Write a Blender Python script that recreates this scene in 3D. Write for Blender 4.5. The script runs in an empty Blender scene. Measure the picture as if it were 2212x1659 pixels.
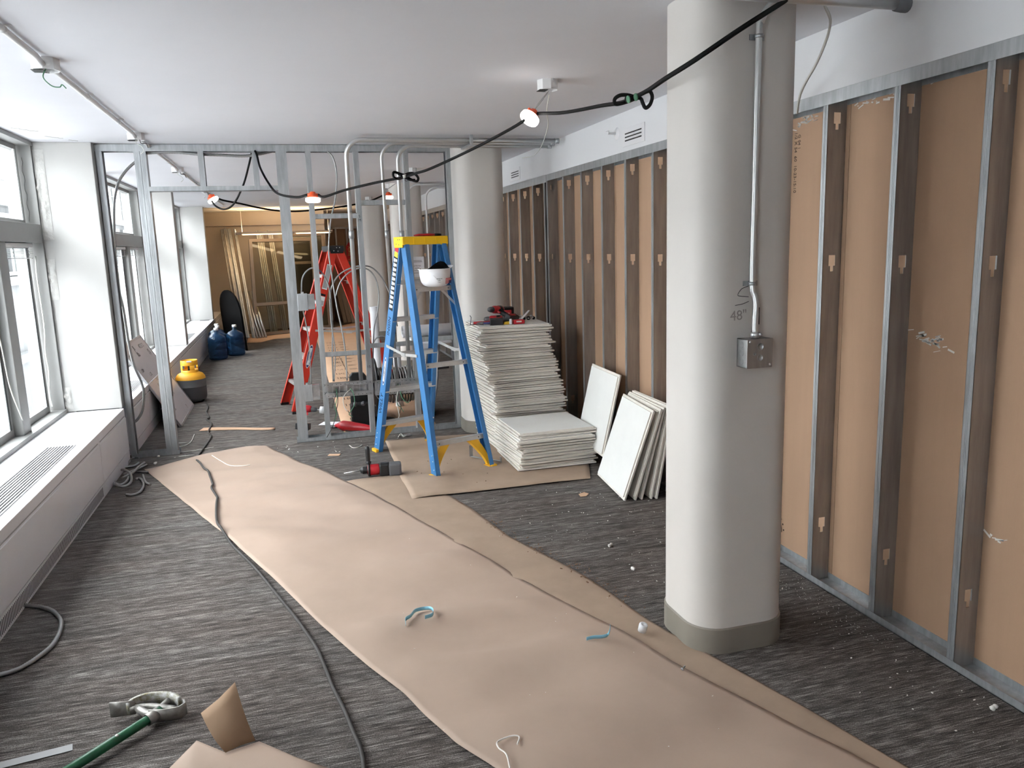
import bpy, bmesh, math, random
from mathutils import Vector, Matrix, noise
R = math.radians
random.seed(7)
S = bpy.context.scene
COL = S.collection

# ---------------------------------------------------------------- camera
CAM_Z = 1.574
def setup_camera():
    yaw, pitch, roll = .27578072, .17461928, .03182099
    f = Vector((math.sin(yaw)*math.cos(pitch), math.cos(yaw)*math.cos(pitch), -math.sin(pitch)))
    r0 = Vector((math.cos(yaw), -math.sin(yaw), 0)); d0 = f.cross(r0)
    r = math.cos(roll)*r0 + math.sin(roll)*d0
    d = -math.sin(roll)*r0 + math.cos(roll)*d0
    cd = bpy.data.cameras.new('camera'); c = bpy.data.objects.new('camera', cd); COL.objects.link(c)
    m = Matrix((( r.x, -d.x, -f.x, 0), (r.y, -d.y, -f.y, 0), (r.z, -d.z, -f.z, CAM_Z), (0, 0, 0, 1)))
    c.matrix_world = m
    cd.sensor_fit = 'HORIZONTAL'; cd.sensor_width = 36; cd.lens = 36*1698.147/2212
    cd.clip_start = .05; cd.clip_end = 200
    S.camera = c
setup_camera()

# ---------------------------------------------------------------- world and exposure
w = bpy.data.worlds.new('overcast_sky'); S.world = w; w.use_nodes = True
nt = w.node_tree; nt.nodes.clear()
wo = nt.nodes.new('ShaderNodeOutputWorld'); wb = nt.nodes.new('ShaderNodeBackground')
wb.inputs[0].default_value = (.93, .965, 1, 1); wb.inputs[1].default_value = 17.0
nt.links.new(wb.outputs[0], wo.inputs[0])
S.view_settings.view_transform = 'Standard'; S.view_settings.look = 'None'
S.view_settings.exposure = 0.45; S.view_settings.gamma = 1.0
S.view_settings.use_curve_mapping = False
cy = S.cycles
cy.use_denoising = True
cy.max_bounces = 6; cy.diffuse_bounces = 4; cy.glossy_bounces = 2; cy.transparent_max_bounces = 8; cy.transmission_bounces = 2
cy.use_light_tree = False; cy.use_adaptive_sampling = True; cy.adaptive_threshold = .03; cy.light_sampling_threshold = .03
cy.caustics_reflective = False; cy.caustics_refractive = False
cy.sample_clamp_indirect = 6
BAYS = [(-2.3, -.1), (2.44, 6.58), (6.78, 10.95), (11.15, 15.10)]  # first bay is unseen, opened and widened as fill light for near column

# ---------------------------------------------------------------- helpers
def sr(r, g, b):
    return tuple(((c/255)/12.92 if c/255 <= .04045 else ((c/255+.055)/1.055)**2.4) for c in (r, g, b))
MATS = {}
def mat(name, col, rough=.55, metal=0., var=0., vs=6., bump=0., bs=40., stretch=(1,1,1), col2=None, spec=.5, emit=None, es=0., rvar=0.):
    if name in MATS: return MATS[name]
    m = bpy.data.materials.new(name); m.use_nodes = True; MATS[name] = m
    t = m.node_tree; p = t.nodes['Principled BSDF']
    c = (*col, 1)
    p.inputs['Base Color'].default_value = c; p.inputs['Roughness'].default_value = rough; p.inputs['Metallic'].default_value = metal
    p.inputs['Specular IOR Level'].default_value = spec
    if emit:
        p.inputs['Emission Color'].default_value = (*emit, 1); p.inputs['Emission Strength'].default_value = es
    if var or bump or rvar:
        tc = t.nodes.new('ShaderNodeTexCoord'); mp = t.nodes.new('ShaderNodeMapping'); mp.inputs['Scale'].default_value = stretch
        t.links.new(tc.outputs['Object'], mp.inputs[0])
        if var:
            n = t.nodes.new('ShaderNodeTexNoise'); n.inputs['Scale'].default_value = vs; n.inputs['Detail'].default_value = 6; n.inputs['Roughness'].default_value = .62
            t.links.new(mp.outputs[0], n.inputs['Vector'])
            mx = t.nodes.new('ShaderNodeMix'); mx.data_type = 'RGBA'
            c2 = col2 or tuple(x*(1-var) for x in col)
            mx.inputs['A'].default_value = (*c2, 1); mx.inputs['B'].default_value = c
            mr = t.nodes.new('ShaderNodeMapRange'); mr.inputs['From Min'].default_value = .33; mr.inputs['From Max'].default_value = .67
            t.links.new(n.outputs['Fac'], mr.inputs['Value']); t.links.new(mr.outputs[0], mx.inputs['Factor'])
            t.links.new(mx.outputs['Result'], p.inputs['Base Color'])
            if rvar:
                m2 = t.nodes.new('ShaderNodeMapRange'); m2.inputs['To Min'].default_value = rough-rvar; m2.inputs['To Max'].default_value = rough+rvar
                t.links.new(n.outputs['Fac'], m2.inputs['Value']); t.links.new(m2.outputs[0], p.inputs['Roughness'])
        if bump:
            n2 = t.nodes.new('ShaderNodeTexNoise'); n2.inputs['Scale'].default_value = bs; n2.inputs['Detail'].default_value = 4
            t.links.new(mp.outputs[0], n2.inputs['Vector'])
            b = t.nodes.new('ShaderNodeBump'); b.inputs['Strength'].default_value = bump; b.inputs['Distance'].default_value = .01
            t.links.new(n2.outputs['Fac'], b.inputs['Height']); t.links.new(b.outputs[0], p.inputs['Normal'])
    return m
def thin_glass(name, tint, refl=.1, rough=.02):
    if name in MATS: return MATS[name]
    m = bpy.data.materials.new(name); m.use_nodes = True; MATS[name] = m
    t = m.node_tree; t.nodes.clear()
    o = t.nodes.new('ShaderNodeOutputMaterial'); a = t.nodes.new('ShaderNodeBsdfTransparent'); g = t.nodes.new('ShaderNodeBsdfGlossy')
    a.inputs[0].default_value = (*tint, 1); g.inputs['Roughness'].default_value = rough
    mx = t.nodes.new('ShaderNodeMixShader'); lw = t.nodes.new('ShaderNodeLayerWeight'); lw.inputs[0].default_value = .5
    pw = t.nodes.new('ShaderNodeMath'); pw.operation = 'POWER'; pw.inputs[1].default_value = 5
    ad = t.nodes.new('ShaderNodeMath'); ad.operation = 'MULTIPLY_ADD'; ad.inputs[1].default_value = .6; ad.inputs[2].default_value = refl; ad.use_clamp = True
    t.links.new(lw.outputs['Facing'], pw.inputs[0]); t.links.new(pw.outputs[0], ad.inputs[0]); t.links.new(ad.outputs[0], mx.inputs[0])
    t.links.new(a.outputs[0], mx.inputs[1]); t.links.new(g.outputs[0], mx.inputs[2]); t.links.new(mx.outputs[0], o.inputs[0])
    return m

def wloc(o):
    v = Vector((0, 0, 0))
    while o: v += o.location; o = o.parent
    return v
def tag(o, label=None, cat=None, group=None, kind=None):
    if label: o['label'] = label
    if cat: o['category'] = cat
    if group: o['group'] = group
    if kind: o['kind'] = kind
    return o
def thing(name, loc, label=None, cat=None, group=None, kind=None):
    o = bpy.data.objects.new(name, None); COL.objects.link(o); o.location = loc; o.empty_display_size = .05
    return tag(o, label, cat, group, kind)
def catmull(pts, sub=6):
    P = [Vector(p) for p in pts]
    if len(P) < 3: return P
    out = []
    for i in range(len(P)-1):
        a = P[i-1] if i else P[0]*2-P[1]
        b, c = P[i], P[i+1]
        d = P[i+2] if i+2 < len(P) else P[-1]*2-P[-2]
        for k in range(sub):
            t = k/sub
            out.append(.5*((2*b)+(c-a)*t+(2*a-5*b+4*c-d)*t*t+(3*b-a-3*c+d)*t**3))
    out.append(P[-1])
    return out
class MB:
    def __init__(s): s.v = []; s.f = []; s.sm = []
    def add(s, vs, fs, smooth=False):
        o = len(s.v); s.v += [Vector(v) for v in vs]
        s.f += [tuple(i+o for i in f) for f in fs]; s.sm += [smooth]*len(fs); return s
    def box(s, x0, x1, y0, y1, z0, z1):
        return s.add([(x0,y0,z0),(x1,y0,z0),(x1,y1,z0),(x0,y1,z0),(x0,y0,z1),(x1,y0,z1),(x1,y1,z1),(x0,y1,z1)],
            [(0,3,2,1),(4,5,6,7),(0,1,5,4),(1,2,6,5),(2,3,7,6),(3,0,4,7)])
    def obox(s, c, ax, ay, az, hx, hy, hz):
        c = Vector(c); ax = Vector(ax).normalized()*hx; ay = Vector(ay).normalized()*hy; az = Vector(az).normalized()*hz
        vs = [c+sx*ax+sy*ay+sz*az for sz in (-1,1) for sx, sy in ((-1,-1),(1,-1),(1,1),(-1,1))]
        return s.add(vs, [(0,3,2,1),(4,5,6,7),(0,1,5,4),(1,2,6,5),(2,3,7,6),(3,0,4,7)])
    def bar(s, p0, p1, w, h, up=(0,0,1)):
        p0 = Vector(p0); p1 = Vector(p1); d = p1-p0; u = Vector(up); a = d.cross(u)
        if a.length < 1e-6: a = d.cross(Vector((1,0,0)))
        b = a.cross(d)
        return s.obox((p0+p1)/2, d, a, b, d.length/2, w/2, h/2)
    def tube(s, pts, r, n=8, sub=0, cap=True, rib=0.):
        P = catmull(pts, sub) if sub else [Vector(p) for p in pts]
        if len(P) < 2: return s
        t0 = (P[1]-P[0]).normalized(); up = Vector((0,0,1)) if abs(t0.z) < .9 else Vector((1,0,0))
        a = t0.cross(up).normalized(); rings = []; vs = []
        for i, p in enumerate(P):
            t = (P[min(i+1,len(P)-1)]-P[max(i-1,0)])
            if t.length < 1e-9: t = t0
            t.normalize(); a = (a - t*a.dot(t))
            if a.length < 1e-6: a = t.cross(up)
            a.normalize(); b = t.cross(a)
            if isinstance(r, (list, tuple)):
                q = i/max(1, len(P)-1)*(len(r)-1); q0 = min(int(q), len(r)-2); rr = r[q0]+(r[q0+1]-r[q0])*(q-q0)
            else: rr = r*(1+(rib if i % 2 else -rib))
            for k in range(n):
                an = 2*math.pi*k/n; vs.append(p+a*math.cos(an)*rr+b*math.sin(an)*rr)
        fs = []
        for i in range(len(P)-1):
            for k in range(n):
                k2 = (k+1) % n; fs.append((i*n+k, i*n+k2, (i+1)*n+k2, (i+1)*n+k))
        s.add(vs, fs, True)
        if cap:
            o = len(s.v)-len(vs)
            s.f += [tuple(o+k for k in range(n))[::-1], tuple(o+(len(P)-1)*n+k for k in range(n))]; s.sm += [False, False]
        return s
    def lathe(s, prof, o, axis=(0,0,1), n=24, smooth=True, a0=0., a1=360.):
        ax = Vector(axis).normalized(); u = Vector((1,0,0)) if abs(ax.x) < .9 else Vector((0,1,0))
        u = (u-ax*u.dot(ax)).normalized(); v = ax.cross(u); o = Vector(o); vs = []
        full = a1-a0 >= 360; m = n if full else n+1
        for r, h in prof:
            for k in range(m):
                an = R(a0+(a1-a0)*k/n); vs.append(o+ax*h+(u*math.cos(an)+v*math.sin(an))*r)
        fs = []
        for i in range(len(prof)-1):
            for k in range(n):
                k2 = (k+1) % m; fs.append((i*m+k, i*m+k2, (i+1)*m+k2, (i+1)*m+k))
        return s.add(vs, fs, smooth)
    def prism(s, poly, d):
        n = len(poly); d = Vector(d); vs = [Vector(p) for p in poly]+[Vector(p)+d for p in poly]
        return s.add(vs, [tuple(range(n))[::-1], tuple(range(n, 2*n))]+[(i, (i+1) % n, n+(i+1) % n, n+i) for i in range(n)])
    def grid(s, rows, smooth=True):
        n = len(rows[0]); vs = [p for r in rows for p in r]
        return s.add(vs, [(i*n+j, i*n+j+1, (i+1)*n+j+1, (i+1)*n+j) for i in range(len(rows)-1) for j in range(n-1)], smooth)
    def xf(s, M):
        s.v = [M @ v for v in s.v]; return s
    def mesh(s, name, m, off):
        me = bpy.data.meshes.new(name); me.from_pydata([tuple(v-off) for v in s.v], [], s.f)
        me.polygons.foreach_set('use_smooth', s.sm); me.validate()
        bm = bmesh.new(); bm.from_mesh(me); bmesh.ops.recalc_face_normals(bm, faces=bm.faces[:]); bm.to_mesh(me); bm.free()
        me.materials.append(m); me.update(); return me
    def build(s, name, m, parent=None, bev=0., solid=0.):
        if isinstance(m, str): m = MATS[m]
        if parent: off = wloc(parent)
        else:
            xs = [v.x for v in s.v]; ys = [v.y for v in s.v]
            off = Vector(((min(xs)+max(xs))/2, (min(ys)+max(ys))/2, min(v.z for v in s.v)))
        o = bpy.data.objects.new(name, s.mesh(name, m, off)); COL.objects.link(o)
        if parent: o.parent = parent
        else: o.location = off
        if solid:
            md = o.modifiers.new('solid', 'SOLIDIFY'); md.thickness = solid; md.offset = 1
        if bev:
            md = o.modifiers.new('bevel', 'BEVEL'); md.width = bev; md.segments = 2; md.limit_method = 'ANGLE'
        return o
def text(body, size, M, m, parent, name='lettering', align='CENTER', ext=.0004):
    c = bpy.data.curves.new(name, 'FONT'); c.body = body; c.size = size; c.align_x = align; c.align_y = 'CENTER'; c.extrude = ext
    c.resolution_u = 3
    tmp = bpy.data.objects.new('tmp', c); me = bpy.data.meshes.new_from_object(tmp); bpy.data.objects.remove(tmp)
    me.materials.clear(); me.materials.append(MATS[m])
    o = bpy.data.objects.new(name, me); COL.objects.link(o)
    o.parent = parent
    M = M.copy(); M.translation = M.translation-wloc(parent); o.matrix_local = M
    return o
def frame(o, x, y):
    x = Vector(x).normalized(); y = Vector(y); y = (y-x*y.dot(x)).normalized(); z = x.cross(y)
    return Matrix(((x.x,y.x,z.x,o[0]),(x.y,y.y,z.y,o[1]),(x.z,y.z,z.z,o[2]),(0,0,0,1)))

# ---------------------------------------------------------------- materials
mat('white_paint', sr(222,222,222), .6, var=.05, vs=3, bump=.06, bs=60)
mat('ceiling_paint', sr(222,223,228), .75, var=.04, vs=1.2, bump=.05, bs=14)
mat('soffit_paint', sr(236,237,239), .6, var=.03, vs=2)
mat('column_paint', sr(214,209,203), .55, var=.05, vs=2.5, bump=.12, bs=9)
mat('pier_paint', sr(178,177,174), .6, var=.05, vs=2, bump=.1, bs=12)
mat('cracked_plaster', sr(196,195,191), .8, var=.12, vs=30, bump=.7, bs=45)
mat('back_wall_paint', sr(206,194,180), .7, var=.05, vs=2)
mat('vinyl_base', sr(128,122,112), .5, var=.06, vs=8)
mat('window_metal', sr(140,140,138), .5, metal=.2, var=.08, vs=5)
mat('window_gasket', sr(45,44,44), .6)
mat('window_white_bead', sr(225,228,228), .5)
mat('heater_white', sr(238,238,241), .42, var=.04, vs=3)
mat('heater_slot', sr(38,38,40), .7)
mat('grille_metal', sr(168,168,170), .45, metal=.4)
mat('galv', (.50,.52,.53), .40, metal=.7, var=.28, vs=7, stretch=(5,5,.7), rvar=.12)
mat('galv_dark', (.42,.41,.40), .36, metal=.8, var=.3, vs=5, stretch=(5,5,.5), rvar=.1)
mat('emt', (.66,.67,.67), .33, metal=.75, var=.05, vs=9, rvar=.04)
mat('steel_box', (.55,.56,.56), .34, metal=.9, var=.35, vs=14, rvar=.1)
mat('mc_armor', (.36,.36,.355), .42, metal=.75, var=.15, vs=30)
mat('aluminium', (.70,.69,.67), .42, metal=.7, var=.18, vs=12, rvar=.1)
mat('gypsum_back', sr(168,136,110), .8, var=.12, vs=2.2, stretch=(1,2.5,.25), bump=.04, bs=90)
mat('print_ink', sr(66,54,44), .9)
mat('kraft', sr(172,150,134), .72, var=.10, vs=2.4, bump=.12, bs=5)
mat('kraft_dirty', sr(160,138,119), .78, var=.16, vs=5, bump=.10, bs=6)
mat('kraft_far', sr(196,160,130), .8, var=.08, vs=3)
mat('kraft_back', sr(150,122,96), .8, var=.08, vs=6)
mat('black_rubber', sr(16,16,17), .7, spec=.15)
mat('cord_grey', sr(58,55,52), .7)
mat('orange_plastic', sr(226,84,38), .4)
mat('lamp_diffuser', (1,1,1), .4, emit=(1,.97,.92), es=9)
mat('ladder_blue', sr(54,112,164), .42, var=.08, vs=9)
mat('ladder_red', sr(196,48,30), .42, var=.06, vs=9)
mat('ladder_yellow', sr(240,190,20), .45, var=.06, vs=9)
mat('ladder_yellow_guard', sr(224,168,30), .5)
mat('black_plastic', sr(22,22,24), .45)
mat('matte_black', sr(8,8,9), .9, spec=.05)
mat('white_plastic', sr(236,236,238), .3)
mat('red_plastic', sr(176,26,38), .4, var=.08, vs=10)
mat('grey_plastic', sr(84,84,86), .5)
mat('sticker_white', sr(235,235,232), .6)
mat('sticker_red', sr(200,30,36), .6)
mat('sticker_yellow', sr(240,196,50), .6)
mat('sticker_grey', sr(160,160,160), .7)
mat('sticker_navy', sr(36,42,92), .6)
mat('ink_black', sr(20,22,28), .8)
mat('pencil', sr(158,150,145), .9)
mat('tile_face', sr(238,238,234), .8, var=.03, vs=8)
mat('tile_edge', sr(238,232,222), .9, var=.14, vs=9, stretch=(1,1,6), bump=.3, bs=60)
mat('tile_face_old', sr(232,227,217), .85, var=.14, vs=5)
mat('tank_grey', sr(92,93,94), .55, var=.06, vs=6)
mat('tank_yellow', sr(236,172,40), .5, var=.05, vs=6)
mat('paper_white', sr(232,232,236), .8, var=.04, vs=5)
mat('table_white', sr(205,203,200), .6)
mat('tape_blue', sr(138,196,216), .4)
mat('tie_white', sr(235,228,222), .5)
mat('bender_green', sr(24,92,58), .4, var=.12, vs=20)
mat('bender_metal', (.40,.38,.35), .5, metal=.6, var=.5, vs=26)
mat('bender_chipped', sr(205,205,205), .6, var=.5, vs=60, col2=sr(120,112,60))
mat('wire_green', sr(70,120,90), .5)
mat('wire_white', sr(216,216,210), .5)
mat('debris', sr(224,220,214), .9)
mat('debris_brown', sr(120,92,70), .9)
mat('gold', sr(220,190,110), .4, metal=.5)
mat('board_frame', sr(176,176,178), .4, metal=.5)
mat('marker_board', sr(226,226,230), .25, var=.05, vs=4)
mat('table_black', sr(8,8,9), .7, spec=.02)
mat('bin_brown', sr(92,70,52), .7)
mat('door_frame_brown', sr(128,112,98), .5)
mat('warm_lamp', (1,.8,.55), .5, emit=(1,.68,.34), es=60)
mat('warm_lamp_down', (1,.9,.75), .5, emit=(1,.78,.5), es=7)
mat('fixture_beige', sr(176,158,140), .4)
mat('stone', sr(226,226,226), .8, var=.2, vs=1.5)
mat('far_stone', sr(44,46,48), .8, var=.3, vs=1.2)
mat('far_ledge', sr(70,72,73), .7, var=.2, vs=2)
mat('stone_dark', sr(205,207,210), .8, var=.3, vs=2)
mat('sky_blocker_stone', sr(112,112,115), .8, var=.2, vs=1.5)
mat('outer_white', sr(240,242,242), .6)
mat('outer_glass', sr(34,41,40), .3, var=.25, vs=1)
thin_glass('pane_glass', (.965,.975,.972), .02)
thin_glass('dark_glass', (.52,.52,.46), .06, .05)
thin_glass('pale_glass', (.84,.83,.78), .03, .05)

for n_ in ('lamp_diffuser', 'warm_lamp_down'): MATS[n_].cycles.emission_sampling = 'NONE'
def bottle_material():
    m = bpy.data.materials.new('bottle_blue'); m.use_nodes = True; MATS['bottle_blue'] = m
    t = m.node_tree; p = t.nodes['Principled BSDF']
    p.inputs['Base Color'].default_value = (*sr(34,66,96), 1); p.inputs['Roughness'].default_value = .12
    tr = t.nodes.new('ShaderNodeBsdfTransparent'); tr.inputs[0].default_value = (.30,.46,.62,1)
    mx = t.nodes.new('ShaderNodeMixShader'); mx.inputs[0].default_value = .5
    t.links.new(tr.outputs[0], mx.inputs[1]); t.links.new(p.outputs[0], mx.inputs[2])
    t.links.new(mx.outputs[0], t.nodes['Material Output'].inputs[0])
bottle_material()
def carpet_material():
    m = bpy.data.materials.new('carpet'); m.use_nodes = True; MATS['carpet'] = m
    t = m.node_tree; p = t.nodes['Principled BSDF']; p.inputs['Roughness'].default_value = .95; p.inputs['Specular IOR Level'].default_value = .1
    tc = t.nodes.new('ShaderNodeTexCoord')
    def nz(scale, st, rot, det=3):
        mp = t.nodes.new('ShaderNodeMapping'); mp.inputs['Scale'].default_value = st; mp.inputs['Rotation'].default_value = (0,0,rot)
        t.links.new(tc.outputs['Object'], mp.inputs[0])
        n = t.nodes.new('ShaderNodeTexNoise'); n.inputs['Scale'].default_value = scale; n.inputs['Detail'].default_value = det
        t.links.new(mp.outputs[0], n.inputs['Vector']); return n
    rot = R(-1.5)
    a = nz(1, (14, 260, 1), rot, 2); b = nz(1, (2.2, 36, 1), rot, 3); c = nz(1, (240, 420, 1), rot, 2); d = nz(1, (1.2, 3.5, 1), rot, 3)
    def math_(op, x, y):
        n = t.nodes.new('ShaderNodeMath'); n.operation = op
        for i, q in enumerate((x, y)):
            if isinstance(q, (int, float)): n.inputs[i].default_value = q
            else: t.links.new(q, n.inputs[i])
        return n.outputs[0]
    s1 = math_('MULTIPLY', a.outputs['Fac'], .58); s2 = math_('MULTIPLY', b.outputs['Fac'], .28); s3 = math_('MULTIPLY', c.outputs['Fac'], .42)
    s = math_('ADD', math_('ADD', s1, s2), s3)
    rp = t.nodes.new('ShaderNodeValToRGB'); e = rp.color_ramp.elements
    e[0].position = .48; e[0].color = (*sr(42,40,39), 1); e[1].position = .86; e[1].color = (*sr(172,169,165), 1)
    k = e.new(.66); k.color = (*sr(91,87,84), 1)
    t.links.new(s, rp.inputs[0])
    mx = t.nodes.new('ShaderNodeMix'); mx.data_type = 'RGBA'; mx.blend_type = 'MULTIPLY'
    r2 = t.nodes.new('ShaderNodeValToRGB'); r2.color_ramp.elements[0].position = .35; r2.color_ramp.elements[1].position = .68
    r2.color_ramp.elements[0].color = (1.0,.93,.90,1); r2.color_ramp.elements[1].color = (1,1,1,1)
    t.links.new(d.outputs['Fac'], r2.inputs[0]); mx.inputs['Factor'].default_value = 1
    t.links.new(rp.outputs[0], mx.inputs['A']); t.links.new(r2.outputs[0], mx.inputs['B'])
    t.links.new(mx.outputs['Result'], p.inputs['Base Color'])
    bp = t.nodes.new('ShaderNodeBump'); bp.inputs['Strength'].default_value = .6; bp.inputs['Distance'].default_value = .004
    t.links.new(s, bp.inputs['Height']); t.links.new(bp.outputs[0], p.inputs['Normal'])
carpet_material()

# ================================================================= THE SETTING
CEIL = 2.412
Y0, Y1 = -3.2, 17.20
f = MB().box(-1.75, 2.95, Y0-.1, 19.0, -.12, 0).build('floor', 'carpet'); tag(f, 'grey and brown streaked carpet floor of the gutted office', kind='structure')
c = MB().box(-1.86, 2.95, Y0-.1, 19.0, CEIL, CEIL+.2).build('ceiling', 'ceiling_paint'); tag(c, 'plain white painted concrete ceiling', kind='structure')
# shallow beam line across the ceiling far back
b = MB().box(-1.28, 2.22, 15.16, 15.24, CEIL-.012, CEIL-.0005).build('trim_1', 'ceiling_paint'); tag(b, 'thin ceiling seam strip crossing in front of the back wall', kind='structure')
wb_ = MB().box(-1.86, 2.95, Y0-.22, Y0, 0, CEIL).build('wall_behind', 'white_paint'); tag(wb_, 'white end wall behind the viewer', kind='structure')

# ---- left wall: fins between the window bays
wl = thing('wall_left', (-1.5, 6.5, 0), 'outside wall with white plaster fins between tall window bays', kind='structure')
MB().box(-1.86, -1.76, Y0, 17.4, 0, .43).build('spandrel', 'white_paint', wl)
for ya_, yb_ in ((Y0, -2.3), (-.1, 2.19)): MB().box(-1.86, -1.70, ya_, yb_, .43, CEIL).build('solid_bay', 'white_paint', wl)  # unseen bay walled up beside its opening to dim the near column
for y in (2.19, 6.58, 10.95, 15.10):
    p = MB().box(-1.67, -1.28, y, y+(.25 if y < 3 else .2), .427, CEIL).build('fin', 'pier_paint', wl, bev=.004)
    MB().box(-1.86, -1.67, y-.03, y+.28, .427, CEIL).build('jamb_panel', 'window_metal', wl)
    if y == 6.58:
        # blistered plaster down the window edge of the fin, with real relief
        for z0, z1, wd in ((1.72, 2.36, .07), (1.28, 1.58, .055), (.45, .62, .05)):
            rows = []
            n = 26
            for i in range(n+1):
                z = z0+(z1-z0)*i/n; row = []
                for j in range(7):
                    x = -1.668+wd*j/6
                    e = min(1, 4*(i/n), 4*(1-i/n))*min(1, 5*(1-j/6))
                    row.append((x, y-.002-e*max(0, .006+.022*noise.noise((x*45, z*28, 3))), z))
                rows.append(row)
            MB().grid(rows).build('blistered_plaster', 'cracked_plaster', wl)
        MB().box(-1.6, -1.3, y-.004, y, .425, .431).build('sealant_gap', 'window_gasket', wl)
    if y == 15.10:
        MB().box(-1.86, -1.67, y+.2, 17.4, .0, CEIL).build('return_wall', 'back_wall_paint', wl)
MB().box(-1.86, -1.66, Y0, 17.4, CEIL-.03, CEIL).build('window_head', 'window_metal', wl)

def window(n, ya, yb):
    w = thing('window_%d' % n, (-1.78, (ya+yb)/2, .44), 'grey metal window bay with tall casements below a fixed transom light', kind='structure')
    MB().box(-1.80, -1.672, ya, yb, 1.70, 1.83).build('transom', 'window_metal', w, bev=.004)
    MB().box(-1.80, -1.66, ya, yb, .42, .455).build('window_sill', 'window_metal', w)
    L = yb-ya; k = 5 if yb-ya > 3 else 2; pitch = L/k; mull = .20
    for i in range(k):
        a = ya+i*pitch+.08; b = a+pitch-mull+.04
        if i < k-1: MB().box(-1.80, -1.70, b, a+pitch, .455, 1.70).build('mullion', 'window_metal', w, bev=.003)
        fm = MB()
        fm.box(-1.80, -1.755, a, b, .455, .505).box(-1.80, -1.755, a, b, 1.66, 1.70).box(-1.80, -1.755, a, a+.045, .505, 1.66).box(-1.80, -1.755, b-.045, b, .505, 1.66)
        fr = fm.build('casement_frame', 'window_metal', w, bev=.002)
        g = MB(); g.box(-1.762, -1.752, b-.06, b-.045, .505, 1.66).box(-1.762, -1.752, a+.045, a+.055, .505, 1.66)
        g.build('gasket', 'window_gasket', fr)
        MB().box(-1.765, -1.755, b-.075, b-.06, .505, 1.66).build('bead', 'window_white_bead', fr)
        MB().box(-1.783, -1.777, a+.045, b-.045, .505, 1.66).build('pane', 'pane_glass', fr)
    MB().box(-1.80, -1.70, ya, ya+.08, .455, 1.70).build('mullion', 'window_metal', w)
    for i in range(2):
        a = ya+.10+i*(L-.06)/2; b = a+(L-.06)/2-.14
        MB().box(-1.80, -1.73, a-.14, a-.04, 1.83, CEIL-.03).build('mullion', 'window_metal', w)
        fm = MB()
        fm.box(-1.80, -1.755, a-.04, b+.04, 1.83, 1.86).box(-1.80, -1.755, a-.04, b+.04, 2.35, 2.385).box(-1.80, -1.755, a-.04, a, 1.86, 2.35).box(-1.80, -1.755, b, b+.04, 1.86, 2.35)
        fr = fm.build('transom_frame', 'window_metal', w)
        MB().box(-1.76, -1.75, b-.03, b, 1.86, 2.35).build('bead', 'window_white_bead', fr)
        MB().box(-1.783, -1.777, a, b, 1.86, 2.35).build('pane', 'pane_glass', fr)
for i, (a, b) in enumerate(BAYS): window(i+1, a, b)

# flaking paint on the ceiling and a crack down the jamb panel
random.seed(4)
for x0_, y0_, n_ in ((-1.60, 5.9, 16), (-1.52, 6.25, 12), (-1.40, 6.45, 9)):
    P = []; x, y = x0_, y0_
    for k in range(n_):
        x += random.uniform(-.004, .018); y += random.uniform(-.01, .035); P.append((x, min(y, 6.56), CEIL-.0005))
    MB().tube(P, .0022, 5).build('paint_crack', 'cracked_plaster', c)
P = [(-1.735+.006*math.sin(k*1.7)+.03*(k/14)*0, 6.5495, 2.30-k*.032) for k in range(15)]
MB().tube(P, .0014, 5).build('jamb_crack', 'window_gasket', wl)

# ---- right wall: soffit, gypsum boards, steel studs and tracks
XS, XG = 2.233, 2.325
wr = thing('wall_right', (2.6, 6, 0), 'opened partition wall of steel studs over brown gypsum backs under a white soffit', kind='structure')
MB().box(2.229, 2.85, Y0, 18.35, 2.16, CEIL).build('soffit', 'soffit_paint', wr)
MB().box(2.36, 2.5, Y0, 18.35, 0, 2.16).build('backing', 'gypsum_back', wr)
y = Y0
k = 0
while y < 18.3:
    y2 = min(y+1.2192, 18.34)
    MB().box(XG, XG+.0159, y, y2-.003, .012, 2.158).build('gypsum_panel', 'gypsum_back', wr); y = y2; k += 1
MB().box(XS-.002, XS, Y0, 6.60, 2.108, 2.162).box(XS-.002, XG, Y0, 6.60, 2.16, 2.162).box(XG-.0015, XG, Y0, 6.60, 2.108, 2.16).build('top_track', 'galv', wr)
MB().box(XS-.004, XS-.002, 6.60, 18.3, 2.098, 2.162).box(XS-.004, XG, 6.60, 18.3, 2.16, 2.162).build('top_track', 'galv', wr)
MB().box(XS-.003, XS-.001, Y0, 18.3, 0, .032).box(XS-.003, XG, Y0, 18.3, 0, .004).box(XG-.0015, XG, Y0, 18.3, 0, .032).build('bottom_track', 'galv', wr)
HOLES = (.27, 1.455, 2.045)
def stud_web(m, y, x0=XS, x1=XG, z0=.004, z1=2.16, t=.0014):
    xm = (x0+x1)/2; cuts = []
    for h in HOLES: cuts += [(h-.012, h+.034, .0165), (h-.036, h-.012, .0075)]
    cuts.sort(); z = z0
    for a, b, hw in cuts:
        if a > z: m.box(x0, x1, y, y+t, z, a)
        m.box(x0, xm-hw, y, y+t, a, b).box(xm+hw, x1, y, y+t, a, b); z = b
    m.box(x0, x1, y, y+t, z, z1)
def right_stud(y, z1=2.158):
    m = MB(); stud_web(m, y, z1=z1)
    s = m.build('stud', 'galv_dark', wr)  # web and flange are one steel; darker web colour carries its shade
    fl = MB().box(XS, XS+.0012, y, y+.033, .004, z1).box(XS, XS+.010, y+.0318, y+.033, .004, z1).box(XG-.0012, XG, y, y+.033, .004, z1)
    fl.box(XS-.0012, XS, y+.012, y+.0135, .03, z1-.05).box(XS-.0012, XS, y+.019, y+.0205, .03, z1-.05)
    fl.build('flange', 'galv', s)
ys = [2.513+.4064*k for k in range(-8, 39)]
for y in ys: right_stud(y)
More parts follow.
